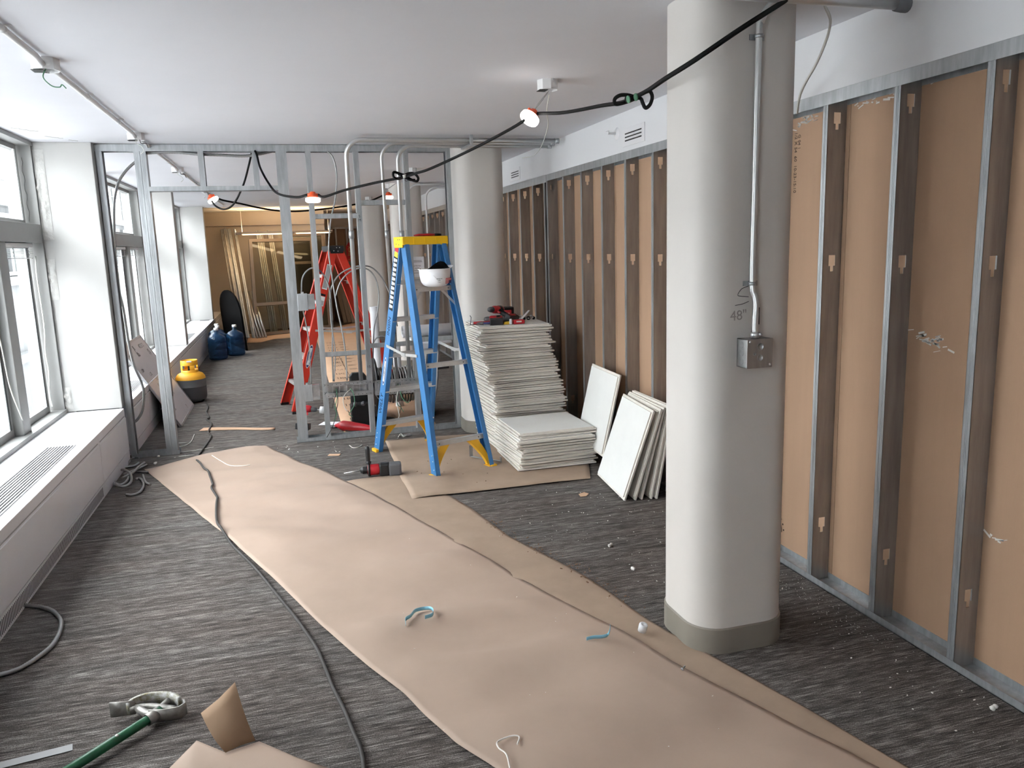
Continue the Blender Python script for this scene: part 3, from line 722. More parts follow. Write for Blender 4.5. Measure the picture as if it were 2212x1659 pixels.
tag(MB().tube([(1.949,2.600,2.417),(1.960,2.600,2.388),(1.997,2.620,2.356),(2.041,2.680,2.333),(2.073,2.750,2.293),(2.113,2.850,2.248),(2.130,2.930,2.202),(2.156,3.000,2.170),(2.180,3.050,2.132),(2.212,3.100,2.104)], [.006,.0065,.0065,.006]+[.0055]*60, 6, 6).build('hanging_wire', 'wire_white'), 'loose white wire dangling from the ceiling beside the nearest column', 'wire')
tag(MB().tube([(1.419,4.120,2.349),(1.432,4.200,2.280),(1.506,4.400,2.239),(1.752,5.200,2.270),(1.941,5.900,2.278),(1.920,6.000,2.249),(1.853,6.050,2.240)], .003, 5, 6).build('hanging_wire', 'wire_white'), 'thin pale wire drooping from the box at the work lamp', 'wire')

# ================================================================= WORK LIGHTS
def work_light(p, axis, label, r=.049, up=None):
    p = Vector(p); ax = Vector(axis).normalized()
    t = thing('work_light', p, label, 'lamp', 'orange topped string work lights')
    MB().lathe([(0,0),(r*.8,0),(r*.97,.006),(r,.014),(r*.97,.027),(r*.7,.031)], p-ax*.03, ax, 24).build('diffuser', 'lamp_diffuser', t)
    MB().lathe([(r*.72,0),(r*.7,.010),(r*.45,.016),(r*.40,.034),(r*.25,.040),(0,.040)], p, ax, 20).build('housing', 'orange_plastic', t)
    u = ax.cross(Vector((0,1,.2))).normalized()
    MB().tube([p+ax*.02-u*.034, p+ax*.02+u*.034], .0085, 8).build('cable_grip', 'orange_plastic', t)
    if up is not None: MB().tube([p+ax*.035+u*.01, p+ax*.07, Vector(up), p+ax*.07+u*.006, p+ax*.035-u*.01], .0016, 5, 5).build('hanging_wire', 'galv', t)
L1 = (1.262, 3.95, 2.212); L2 = (.226, 5.50, 1.925); L3 = (-.562, 7.70, 2.07); L4 = (1.11, 8.40, 2.118)
work_light(L1, (.45, .15, .55), 'nearest lit work lamp tilted under the octagonal ceiling box', .051, (1.395, 4.05, 2.355))
work_light(L2, (.02, .02, 1), 'lit orange topped lamp hanging in front of the partition')
work_light(L3, (-.45, .1, .75), 'lit lamp tilted by the ceiling conduit seen through the door opening')
work_light(L4, (.0, .0, 1), 'small lit lamp hanging between the far conduits', .049, (1.39, 8.55, 2.36))
lc = thing('light_cable', (.8, 5.5, 2.0), 'black string light cable swagged across the room', 'cable')
MB().tube([(1.629,2.350,2.332),(1.609,2.350,2.316),(1.478,2.380,2.238),(1.357,2.460,2.156),(1.327,2.600,2.128),(1.354,2.800,2.125),(1.367,2.950,2.127),(1.366,3.080,2.129),(1.368,3.280,2.152),(1.346,3.500,2.169),(1.329,3.700,2.189),(1.307,3.900,2.219)]+[(1.29,3.95,2.225)], .0085, 8, 6).build('cable_run', 'black_rubber', lc)
MB().tube([(1.235,3.95,2.215)]+[(1.223,4.000,2.188),(1.140,4.300,2.143),(1.051,4.600,2.104),(0.904,4.850,2.046),(0.834,4.950,2.029),(0.763,5.050,2.013),(0.635,5.200,1.999),(0.527,5.300,1.982),(0.415,5.400,1.961),(0.298,5.480,1.929)]+[(.26,5.5,1.945)], .0085, 8, 6).build('cable_run', 'black_rubber', lc)
MB().tube([(.192,5.5,1.945)]+[(0.123,5.650,1.940),(0.005,6.000,1.990),(-0.056,6.400,2.097),(-0.110,6.580,2.228),(-0.132,6.630,2.344)]+[(-0.162,6.780,2.372),(-0.199,6.900,2.285),(-0.262,7.100,2.145),(-0.364,7.400,2.010),(-0.450,7.500,1.965),(-0.532,7.600,2.000)]+[(-.585,7.70,2.085)], .0085, 8, 6).build('cable_run', 'black_rubber', lc)
MB().tube([(-.535,7.70,2.09)]+[(-0.482,7.750,2.060),(-0.330,7.850,2.031),(-0.170,7.900,1.993),(-0.006,8.000,1.970),(0.210,8.100,1.966),(0.528,8.200,1.997),(0.762,8.250,2.032),(0.909,8.300,2.065)]+[(1.08,8.40,2.135)], .0085, 8, 6).build('cable_run', 'black_rubber', lc)
MB().tube([(1.401,2.930,2.142),(1.424,2.930,2.147),(1.434,2.930,2.125),(1.424,2.930,2.097),(1.405,2.930,2.085),(1.393,2.930,2.104),(1.385,2.930,2.119),(1.362,2.930,2.124)], .0075, 8, 6).tube([(1.386,2.970,2.130),(1.352,2.970,2.138),(1.317,2.970,2.137),(1.294,2.970,2.123),(1.295,2.970,2.105),(1.317,2.970,2.106),(1.356,2.970,2.117),(1.392,2.970,2.131)], .0075, 8, 6).tube([(1.332,2.950,2.116),(1.359,2.950,2.124),(1.387,2.950,2.131)], .0125, 8).build('cable_bundle', 'black_rubber', lc)
MB().tube([(0.804,5.050,2.022),(0.758,5.050,2.030),(0.715,5.050,2.045),(0.703,5.050,2.033),(0.710,5.050,2.011),(0.739,5.050,2.005),(0.780,5.050,2.022)], .008, 8, 6).tube([(0.763,5.050,2.022),(0.807,5.050,2.038),(0.839,5.050,2.033),(0.859,5.050,2.010),(0.852,5.050,1.990),(0.828,5.050,1.993),(0.797,5.050,2.010),(0.769,5.050,2.027)], .008, 8, 6).tube([(0.735,5.050,2.036),(0.769,5.050,2.019),(0.805,5.050,1.999),(0.840,5.050,1.996)], .008, 8, 6).build('cable_bundle', 'black_rubber', lc)
for q in ([(1.317,2.900,2.109),(1.321,2.900,2.110)], [(1.348,2.900,2.118),(1.353,2.900,2.119)]): MB().tube([Vector(q[0]), Vector(q[1])], .0145, 10).build('tie', 'wire_green', lc)
MB().tube([(0.769,5.030,2.028),(0.774,5.030,2.009)], .0115, 8).build('tie', 'wire_white', lc)
# white conduits bending round the third column
for yy, px, lab in ((10.36, [(1.62,10.36,0.3),(1.62,10.36,2.30),(2.2,10.36,2.385)], 'white painted conduit bending round the top of the notice column'), (10.33, [(1.845,10.33,.3),(1.845,10.33,2.3),(2.21,10.33,2.34)], 'white painted conduit bend right of the notice column')):
    emt_run('white_conduit', [px[2], (px[1][0], px[1][1], px[2][2]), px[0]], .14, .0125, lab, material='white_paint', group='white painted conduits')

# ================================================================= FLOOR PAPER
def resample(pts, n):
    P = [Vector(p) for p in pts]; L = [0]
    for a, b in zip(P[:-1], P[1:]): L.append(L[-1]+(b-a).length)
    out = []
    for k in range(n+1):
        d = L[-1]*k/n; i = 0
        while i < len(P)-2 and L[i+1] < d: i += 1
        s = (d-L[i])/max(1e-9, L[i+1]-L[i]); out.append(P[i].lerp(P[i+1], s))
    return out
def PH(x, y, amp=.045, seed=1.3):
    return amp*(max(0, noise.noise((x*1.1+seed, y*4.2, seed))+.18) + .3*max(0, noise.noise((x*4+seed, y*7, seed*2))))
def sheet(left, right, n, m, z, amp, seed, lift=None):
    A = resample(left, n); B = resample(right, n); rows = []
    for i in range(n+1):
        row = []
        for j in range(m+1):
            p = A[i].lerp(B[i], j/m)
            e = min(1., j/m*6, (1-j/m)*6)
            h = PH(p.x, p.y, amp, seed)*(.25+.75*e)
            if lift: h += lift(p, j/m)
            row.append((p.x, p.y, z+h))
        rows.append(row)
    return MB().grid(rows)
def paper(name, mb, material, label, cat='paper sheet', group='brown kraft floor paper'):
    return tag(mb.build(name, material, solid=.0012), label, cat, group)
# widest sheet running toward the viewer
lf = [(-1.116,6.244,0.000),(-0.744,5.313,0.000),(-0.498,4.695,0.000),(-0.337,4.274,0.000),(-0.235,4.006,0.000),(-0.061,3.522,0.000),(0.080,3.109,0.000),(0.200,2.809,0.000),(0.296,2.604,0.000),(0.348,2.438,0.000),(0.413,2.252,0.000),(0.490,2.107,-0.000),(0.526,2.029,0.000)]
rt = [(-0.248,6.616,0.000),(0.047,5.914,0.000),(0.296,5.374,0.000),(0.604,4.541,0.000),(0.807,3.913,-0.000),(1.036,3.201,0.000),(1.211,2.769,0.000),(1.298,2.454,0.000),(1.405,2.186,-0.000),(1.474,2.021,0.000),(1.577,1.757,0.000),(1.624,1.661,-0.000)]
def edge_up(p, s): return .010*max(0, noise.noise((p.x*3, p.y*2.3, 9)))*max(0, 1-6*min(s, 1-s))
paper('kraft_sheet', sheet(lf, rt, 90, 40, .007, .045, 1.3, edge_up), 'kraft', 'wide clean kraft paper sheet running down the middle of the floor')
lf = [(0.294,5.351,0.000),(0.592,4.459,0.000),(0.792,3.850,0.000),(1.021,3.156,0.000),(1.194,2.730,0.000),(1.282,2.425,0.000),(1.386,2.157,0.000),(1.459,1.999,0.000),(1.563,1.740,0.000),(1.628,1.613,0.000)]
rt = [(0.696,5.403,0.000),(0.930,4.734,0.000),(0.991,4.481,0.000),(1.076,3.955,0.000),(1.195,3.600,0.000),(1.274,3.318,0.000),(1.322,3.072,0.000),(1.352,2.871,0.000),(1.390,2.710,0.000),(1.476,2.427,0.000),(1.560,2.144,0.000),(1.674,1.716,-0.000),(1.699,1.619,-0.000)]
paper('kraft_sheet', sheet(lf, rt, 60, 16, .0025, .016, 5.1), 'kraft_dirty', 'dirtier kraft paper strip showing beneath the wide sheet')
def curl(p, s): return .03*max(0, 1-((p.x-.78)**2+(p.y-5.05)**2)/.09)*(1 if p.y < 5.3 else .3)
lf = [(0.705,6.426,0.000),(0.689,5.929,0.000),(0.688,5.584,0.000),(0.662,5.169,0.000),(0.671,4.786,0.000)]
rt = [(1.468,6.505,0.000),(1.772,5.854,0.000),(1.990,5.385,0.000),(2.048,5.025,0.000),(1.925,4.751,0.000)]
A = resample(lf, 24); B = [Vector(p) for p in rt]
paper('kraft_sheet', sheet(lf, [(1.42,6.36,0),(1.75,6.1,0),(2.05,5.6,0),(2.0,5.1,0),(1.885,4.79,0)], 28, 30, .0045, .010, 8.4, curl), 'kraft_dirty', 'kraft paper under the blue ladder and the tile stacks')
# torn piece at the bottom of the photo, with a standing flap
t = thing('torn_kraft_piece', (-.3, 2.45, 0), 'torn piece of kraft paper with a flap standing up at the photo bottom', 'paper sheet', 'brown kraft floor paper')
rows = []
b0 = [(-0.467,2.411,0.006),(-0.393,2.546,0.006),(-0.298,2.449,0.006),(-0.195,2.474,0.006),(-0.080,2.351,0.006),(0.048,2.233,0.006)]
b1 = [(-0.451,2.288,0.006),(-0.359,2.257,0.006),(-0.267,2.226,0.006),(-0.175,2.195,0.006),(-0.070,2.161,0.006),(0.053,2.119,0.006)]
for k in range(7):
    s = k/6; rows.append([Vector(a).lerp(Vector(b), s)+Vector((0, 0, .03*math.sin(math.pi*min(1, s*1.3))*(.4+.6*math.sin(i*1.3)**2))) for i, (a, b) in enumerate(zip(b0, b1))])
MB().grid(rows).build('flat_part', 'kraft', t, solid=.0012)
fb = [(-0.296,2.439,0.012),(-0.251,2.464,0.012),(-0.206,2.474,0.012)]; 
ft = [(-.372,2.55,.098),(-.318,2.57,.125),(-.262,2.59,.165)]
rows = [[Vector(a).lerp(Vector(b), s)+Vector((0, -.02*math.sin(math.pi*s), 0)) for a, b in zip(fb, ft)] for s in [k/6 for k in range(7)]]
MB().grid(rows).build('standing_flap', 'kraft_back', t, solid=.0012)
# narrow torn strip and far runs
paper('kraft_strip', sheet([(-0.847,7.479,0.000),(-0.687,7.447,0.000),(-0.483,7.378,0.000),(-0.321,7.287,0.000),(-0.184,7.247,0.000)], [(-0.819,7.605,0.000),(-0.696,7.571,0.000),(-0.488,7.480,0.000),(-0.323,7.387,0.000),(-0.185,7.336,0.000)], 12, 3, .004, .004, 3), 'kraft_far', 'narrow torn kraft strip lying beyond the door opening', 'paper strip')
paper('kraft_sheet', sheet([(-0.721,14.762,0.000),(-0.512,14.639,0.000),(-0.279,15.131,0.000),(-0.031,15.147,0.000),(0.225,15.418,0.000)], [(-0.750,16.379,0.000),(-0.554,16.258,0.000),(-0.295,16.772,0.000),(-0.021,16.902,-0.000),(0.263,17.141,0.000)], 14, 5, .003, .006, 6), 'kraft_far', 'kraft paper strip along the foot of the back wall')
pr_ = paper('printed_board', sheet([(.40,6.80,0),(.42,9.0,0),(.46,12.5,0),(.50,16.0,0)], [(1.22,6.80,0),(1.26,9.0,0),(1.42,12.5,0),(1.75,18.2,0)], 40, 8, .003, .006, 2), 'kraft_far', 'printed cardboard floor runner going back beyond the partition', 'floor runner')
y = 6.95; k = 0
while y < 14:
    m = MB(); x = .52+.02*(y-7)
    for i in range(5):
        for j in range(3):
            if random.random() < .8: m.box(x+j*.026, x+j*.026+.018, y+i*.024, y+i*.024+random.uniform(.008, .018), .0125, .0129)
    for i in range(4):
        m.box(x+.16, x+.16+random.uniform(.06, .13), y+i*.03, y+i*.03+.009, .0125, .0129)
    m.box(x-.03, x-.022, y, y+.12, .0125, .0129).box(x+.10, x+.108, y, y+.12, .0125, .0129)
    m.build('print_block', 'print_ink', pr_); y += .36; k += 1
MB().box(.70, .706, 6.85, 12, .0125, .0129).build('print_line', 'print_ink', pr_)

# ================================================================= STEP LADDERS
def channel(m, p0, p1, n, wdt, fl, t=.004):
    """U channel from p0 to p1: web of width wdt whose outward normal is n, flanges fl deep on the inner side"""
    p0 = Vector(p0); p1 = Vector(p1); d = (p1-p0).normalized(); n = Vector(n); n = (n-d*n.dot(d)).normalized(); s = d.cross(n)
    c = (p0+p1)/2; L = (p1-p0).length/2
    m.obox(c-n*t/2, d, s, n, L, wdt/2, t/2)
    for q in (-1, 1): m.obox(c+s*q*(wdt/2-t/2)-n*(fl/2), d, s, n, L, t/2, fl/2)
    return s
def ladder(nfe, ufe, vfe, wf, wr, spread, H, capL, pal, label, steps, braces, name='stepladder'):
    """nfe: floor centre; ufe: width direction; vfe: direction from rear legs to stepped front legs"""
    c = Vector(nfe); u = Vector(ufe).normalized(); v = Vector(vfe).normalized()
    t = thing(name, c, label, 'ladder', 'open fibreglass stepladders')
    capd = .062; capw = capL/2-.012; zc = H-.055; pts = {}
    for sy, wd in ((1, wf), (-1, wr)):
        for sx in (-1, 1):
            foot = c+u*sx*wd/2+v*sy*spread/2; top = c+u*sx*capw*(1 if sy > 0 else .97)+v*sy*.038+Vector((0,0,zc))
            pts[(sx, sy)] = (foot, top)
            m = MB(); channel(m, foot+Vector((0,0,.012)), top, u*sx, .088 if sy > 0 else .074, .036 if sy > 0 else .034)
            r = m.build('front_rail' if sy > 0 else 'rear_rail', pal['rail'], t, bev=.0015)
            d = (top-foot).normalized()
            # foot pad
            MB().obox(foot+Vector((0,0,.012)), u, v, (0,0,1), .022, .042, .012).build('foot_pad', pal['foot'], r, bev=.003)
            if pal.get('rivet'):
                m = MB()
                for z in (.06, .12, .16): m.lathe([(.005,0),(.004,.003),(0,.004)], foot+d*z+u*sx*.001+v*.018*sy, u*sx, 8)
                m.build('rivets', 'aluminium', r)['kind'] = 'stuff'
    def at(sx, sy, z):
        f_, t_ = pts[(sx, sy)]; return f_.lerp(t_, z/zc)
    for z in steps:
        a = at(-1, 1, z)+u*.004; b = at(1, 1, z)-u*.004
        st = MB().obox((a+b)/2, u, v, (0,0,1), (b-a).length/2, .038, .0025).obox((a+b)/2-v*.036-Vector((0,0,.014)), u, v, (0,0,1), (b-a).length/2, .0022, .014).obox((a+b)/2+v*.036-Vector((0,0,.014)), u, v, (0,0,1), (b-a).length/2, .0022, .014)
        s = st.build('step', 'aluminium', t)
        for k in (-.024, -.008, .008, .024): MB().obox((a+b)/2+v*k+Vector((0,0,.003)), u, v, (0,0,1), (b-a).length/2-.01, .003, .0012).build('tread_rib', 'aluminium', s)
    for z in braces:
        a = at(-1, -1, z)+u*.003; b = at(1, -1, z)-u*.003
        s = MB().obox((a+b)/2-v*.018, u, v, (0,0,1), (b-a).length/2, .002, .016).obox((a+b)/2-v*.006+Vector((0,0,.015)), u, v, (0,0,1), (b-a).length/2, .014, .002).build('rear_brace', 'aluminium', t)
        m = MB()
        for k in (.14, .86): m.lathe([(.005,0),(.004,.003),(0,.004)], a.lerp(b, k)-v*.020, -v, 8)
        m.build('rivet', 'grey_plastic', s)
    # cap
    cz = c+Vector((0,0,H)); hw = capL/2
    m = MB().obox(cz-Vector((0,0,.006)), u, v, (0,0,1), hw, .075, .006)
    for q in (-1, 1):
        m.obox(cz+v*q*.072-Vector((0,0,.03)), u, v, (0,0,1), hw, .004, .028)
        m.obox(cz+u*q*(hw-.004)-Vector((0,0,.038)), u, v, (0,0,1), .005, .066, .038)
    cap = m.build('cap', pal['cap'], t, bev=.004)
    for k in (-.5, .0, .5):
        MB().obox(cz+u*k*hw-v*.072-Vector((0,0,.03)), u, v, (0,0,1), .006, .007, .026).build('cap_rib', pal['cap'], cap)
    m = MB()
    for a, b in ((-.03,-.02), (.0,-.02), (-.012,-.055), (.03,-.05)): m.lathe([(.0055,0),(.004,.002),(0,.0025)], cz-u*(hw+.001)+v*a+Vector((0,0,b)), -u, 8)
    m.build('cap_rivets', 'grey_plastic' if pal['cap'] != 'black_plastic' else 'aluminium', cap)['kind'] = 'stuff'
    # spreader bars, folded in the middle
    zs = pal['spreader']
    for sx in (-1, 1):
        a = at(sx, 1, zs)+u*sx*.006; b = at(sx, -1, zs-.03)+u*sx*.006; mid = a.lerp(b, .58)-Vector((0,0,.022))
        s = MB().bar(a, mid, .005, .020).bar(mid, b, .005, .020).build('spreader', 'aluminium', t)
        MB().obox(mid+u*sx*.002, a-b, u, (0,0,1), .03, .005, .014).build('hinge_plate', 'aluminium', s)
    # curved gussets at the feet
    if pal.get('guard'):
        for sy in (1, -1):
            for sx in (-1, 1):
                z1 = steps[0] if sy > 0 else braces[0]; P = []
                Q = []
                for k in range(9):
                    s = k/8; base = at(sx, sy, .015+(z1-.03)*s)-v*sy*.02
                    P.append(base-u*sx*(.006+.075*s**1.8)); Q.append(base-u*sx*(.034+.125*s**1.5))
                MB().grid([P, Q], False).build('knee_guard', pal['guard'], t, solid=.03)
                MB().obox(at(sx, sy, .02)-u*sx*.012+Vector((0,0,-.008)), u, v, (0,0,1), .026, .036, .004).build('shoe_lip', pal['guard'], t)
    return t, at, u, v
UB = (.954, .30, 0); VB = (-.30, .954, 0)
bl, atb, ub, vb = ladder((.973, 5.735, 0), UB, VB, .485, .47, .955, 1.657, .365,
    dict(rail='ladder_blue', foot='ladder_yellow_guard', cap='ladder_yellow', guard='ladder_yellow_guard', rivet=1, spreader=.86),
    'blue fibreglass stepladder with a yellow cap beside the tile stacks', (.245, .52, .795, 1.07, 1.345), (.225, .755, 1.285))
# stickers and handwriting on the blue front rail facing the windows
def on_rail(at, u, v, sx, sy, z, off=.0012, side=0.):
    p = at(sx, sy, z); d = (at(sx, sy, z+.1)-p).normalized(); n = u*sx; n = (n-d*n.dot(d)).normalized(); s = d.cross(n)
    return p+n*off+s*side, d, n, s
def rail_plate(parent, at, u, v, sx, sy, z0, z1, w, material, name='sticker', off=.0012, side=0.):
    a, d, n, s = on_rail(at, u, v, sx, sy, z0, off, side); b = on_rail(at, u, v, sx, sy, z1, off, side)[0]
    return MB().obox((a+b)/2, d, s, n, (b-a).length/2, w/2, .0005).build(name, material, parent)
st = rail_plate(bl, atb, ub, vb, -1, 1, 1.13, 1.54, .060, 'ink_black', 'warning_sticker')
for k in range(11):
    for j in (-1, 1):
        z = 1.145+k*.0335; rail_plate(st, atb, ub, vb, -1, 1, z+(.006 if j > 0 else 0), z+.024, .022, 'sticker_white', 'pictogram', .0022, j*.0135)
rail_plate(st, atb, ub, vb, -1, 1, 1.555, 1.585, .056, 'sticker_red', 'red_band', .0022)
rail_plate(st, atb, ub, vb, -1, 1, 1.516, 1.552, .056, 'sticker_yellow', 'yellow_band', .0022)
p, d, n, s = on_rail(atb, ub, vb, -1, 1, 1.01, .0016); text('INGIN', .052, frame(p, d, -s), 'ink_black', bl, 'handwriting')
p, d, n, s = on_rail(atb, ub, vb, -1, 1, .40, .0016); text('WILLY', .060, frame(p, d, -s), 'ink_black', bl, 'handwriting')
def werner(parent, at, u, v, sx, sy, zc, L, W):
    p, d, n, s = on_rail(at, u, v, sx, sy, zc, .0010); M = frame(p, d, -s if sx < 0 else s); x = M.col[0].xyz; y = M.col[1].xyz; zz = M.col[2].xyz
    def ell(a, b, h, mtl, nm, par):
        m = MB(); m.add([p+x*a*math.cos(R(k*15))+y*b*math.sin(R(k*15))+zz*h for k in range(24)], [tuple(range(24))]); return m.build(nm, mtl, par)
    o = ell(L/2, W/2, .0006, 'sticker_white', 'logo_rim', parent); ell(L/2*.93, W/2*.86, .0010, 'sticker_navy', 'logo_field', o)
    MB().obox(p+zz*.0013, x, y, zz, L*.36, W*.21, .0002).build('logo_band', 'sticker_white', o)
    text('WERNER', W*.42, frame(p+zz*.0017, x, y), 'ink_black', o, 'logo_lettering')
werner(bl, atb, ub, vb, -1, 1, .66, .23, .046)
p, d, n, s = on_rail(atb, ub, vb, -1, -1, .80); MB().obox(p.lerp(on_rail(atb, ub, vb, 1, -1, .755)[0], .45)*1-vb*.0215+Vector((0,0,-.045)), ub, vb, (0,0,1), .045, .0008, .012).build('rating_label', 'ink_black', bl)
# marker on the shelf brace support
for sx in (-1, 1):
    a = atb(sx, -1, 1.16)-ub*sx*.004; b = atb(sx, -1, 1.285)-ub*sx*.11
    MB().bar(a, b, .004, .016).build('diagonal_strut', 'aluminium', bl)

UR = (-.20, .98, 0); VR = (-.98, -.20, 0)
rl, atr, ur, vr = ladder((.50, 8.30, 0), UR, VR, .56, .52, 1.10, 1.625, .30,
    dict(rail='ladder_red', foot='black_plastic', cap='black_plastic', spreader=.80), 'red fibreglass stepladder with a black cap beyond the partition', (.27, .54, .81, 1.08, 1.34), (.3, .8, 1.25))
rail_plate(rl, atr, ur, vr, -1, 1, 1.20, 1.44, .052, 'sticker_white', 'instruction_sticker'); rail_plate(rl, atr, ur, vr, -1, 1, 1.21, 1.43, .044, 'sticker_grey', 'sticker_print', .002)
rail_plate(rl, atr, ur, vr, -1, 1, 1.04, 1.13, .05, 'sticker_white', 'caution_sticker'); rail_plate(rl, atr, ur, vr, -1, 1, 1.045, 1.09, .04, 'sticker_grey', 'sticker_print', .002); rail_plate(rl, atr, ur, vr, -1, 1, 1.135, 1.155, .05, 'ink_black', 'sticker_head', .002)
werner(rl, atr, ur, vr, -1, 1, .55, .24, .05)

# ---- hard hat on the ladder brace, and the red item on the cap
def hard_hat():
    c = Vector((1.02, 5.50, 1.302)); hx = Vector((.954,.30,0)); hy = Vector((-.30,.954,0))
    t = thing('hard_hat', c, 'white hard hat upside down on the blue ladder rear brace', 'hard hat')
    def shell(rx, ry, h, z0, flare, mt, nm, par, top=1.0):
        rows = []
        for i, (pr, pz) in enumerate(((0,0),(.25,.004),(.45,.02),(.64,.07),(.78,.16),(.88,.30),(.94,.48),(.975,.68),(.99,.84),(1,1))):
            row = []
            for k in range(33):
                a = 2*math.pi*k/32; wob = 1+.02*math.cos(4*a)*pr
                row.append(c+hx*rx*pr*wob*math.cos(a)+hy*ry*pr*wob*math.sin(a)+Vector((0,0,z0+h*pz+(.02*max(0, math.cos(a))**2*pz if i > 5 else 0))))
            rows.append(row)
        if flare:
            rows.append([p+(p-c-Vector((0,0,p.z-c.z))).normalized()*flare*(1.0+1.2*max(0, math.cos(2*math.pi*k/32))**3)+Vector((0,0,.008)) for k, p in enumerate(rows[-1])])
        return MB().grid(rows).build(nm, mt, par, solid=.003)
    sh = shell(.108, .125, .118, .0, .010, 'white_plastic', 'shell', t)
    shell(.100, .116, .105, .010, 0, 'matte_black', 'liner', t)
    # suspension band standing above the rim
    rows = [[], [], []]
    for k in range(33):
        a = 2*math.pi*k/32; b_ = .035+.045*max(0, math.cos(a-.6))**2+.012*math.sin(3*a)
        p = c+hx*.098*math.cos(a)+hy*.110*math.sin(a)
        for i in range(3): rows[i].append(p+Vector((0,0,.085+b_*i/2)))
    MB().grid(rows).build('suspension_band', 'matte_black', t, solid=.003)
    for q in (-.07, -.03, .02): MB().bar(c+hx*q*.6-hy*.118+Vector((0,0,.05)), c+hx*q-hy*.11+Vector((0,0,.085)), .006, .006).build('shell_rib', 'white_plastic', sh)
    M = frame(c+hx*.038-hy*.106+Vector((0,0,.045)), hx*1+hy*.28, (0,-.2,1))
    def pl(x0, x1, y0, y1, mt, nm, par, off=.002):
        m = MB().box(x0, x1, y0, y1, off, off+.0006); m.xf(M); return m.build(nm, mt, par)
    fl = pl(-.02, .035, -.018, .018, 'sticker_white', 'flag_sticker', sh)
    for k in range(4): pl(-.02, .035, -.018+k*.0103, -.018+k*.0103+.0052, 'sticker_red', 'flag_stripe', fl, .0028)
    pl(.012, .035, -.018, .002, 'sticker_navy', 'flag_canton', fl, .0036)
    text('MADE IN\nUSA', .011, frame(c-hx*.03-hy*.119+Vector((0,0,.055)), hx, (0,-.3,1)), 'ink_black', sh, 'shell_print', ext=.0002)
    text('TYPE I', .010, frame(c-hx*.03-hy*.117+Vector((0,0,.036)), hx, (0,-.3,1)), 'sticker_grey', sh, 'shell_print', ext=.0002)
hard_hat()
t = thing('utility_knife', (1.03, 5.75, 1.658), 'red and black hand tool lying on the yellow ladder cap', 'tool')
MB().tube([Vector((.92,5.72,1.665)), Vector((.96,5.733,1.668)), Vector((1.04,5.757,1.668)), Vector((1.08,5.77,1.667))], [.004,.009,.010,.009], 8).build('handle', 'red_plastic', t)
MB().tube([Vector((1.08,5.77,1.667)), Vector((1.13,5.786,1.667))], .010, 8).build('grip', 'black_plastic', t)

# ================================================================= CEILING TILES
def tile_mesh(name, w, d, th, face):
    e = .017
    mb = MB()
    a = (w/2, d/2); b = (w/2-e, d/2-e)
    def ring(q, z): return [(-q[0],-q[1],z),(q[0],-q[1],z),(q[0],q[1],z),(-q[0],q[1],z)]
    vs = ring(b, 0)+ring(a, th*.0+.0)+ring(a, th*.55)+ring(b, th*.55)+ring(b, th)
    fs = []
    for i in range(1, 4):
        for k in range(4): fs.append((i*4+k, i*4+(k+1) % 4, i*4+4+(k+1) % 4, i*4+4+k))
    fs += [(16,17,18,19), (4,7,6,5)]
    mb.add(vs, fs)
    me = mb.mesh(name, MATS['tile_edge'], Vector((0,0,0))); me.materials.append(MATS[face])
    for p in me.polygons:
        if abs(p.normal.z) > .9 and p.center.z > th*.8: p.material_index = 1
        if p.normal.z < -.9: p.material_index = 1
    return me
TM = tile_mesh('tile', .585, .585, .0188, 'tile_face'); TMO = tile_mesh('tile', .585, .585, .0188, 'tile_face_old')
def put_tile(me, loc, rz, label, group, rot=None):
    o = bpy.data.objects.new('ceiling_tile', me); COL.objects.link(o); o.location = loc
    o.rotation_euler = rot or (0, 0, rz); return tag(o, label, 'ceiling tile', group)
z = .0135
ST1 = [(1.78,.0),(1.775,.3),(1.765,.36),(1.75,.44),(1.735,.50),(1.715,.60),(1.705,.68),(1.672,.74),(1.668,.97)]
def st1x(z):
    for (xa, za), (xb, zb) in zip(ST1[:-1], ST1[1:]):
        if za <= z <= zb: return xa+(xb-xa)*(z-za)/(zb-za)
    return ST1[-1][0]
n1 = 43
for k in range(n1):
    off = random.gauss(0, .011); me = TMO if k % 3 else TM; top = k == n1-1
    put_tile(me, (st1x(z)+off, 6.05+random.gauss(0, .012)+(.02 if top else 0), z), R(random.gauss(3 if z < .9 else 1, 1.8))-R(4)*(top), 'worn ceiling tile with the tools lying on it, top of the tall stack' if top else 'used white ceiling tile inside the tall stack beside the column', 'ceiling tiles in the tall stack'); z += .0223
ZT1 = z-.0223+.0188
z = .0135
n2 = 12
for k in range(n2):
    top = k == n2-1
    put_tile(TM if top or k % 2 else TMO, (1.765+random.gauss(0, .010)-(.012 if k > 6 else 0), 5.395+random.gauss(0, .010), z), R(random.gauss(2, 1.6)), 'clean white ceiling tile on top of the low stack' if top else 'white ceiling tile inside the low stack before the tall stack', 'ceiling tiles in the low stack'); z += .0222
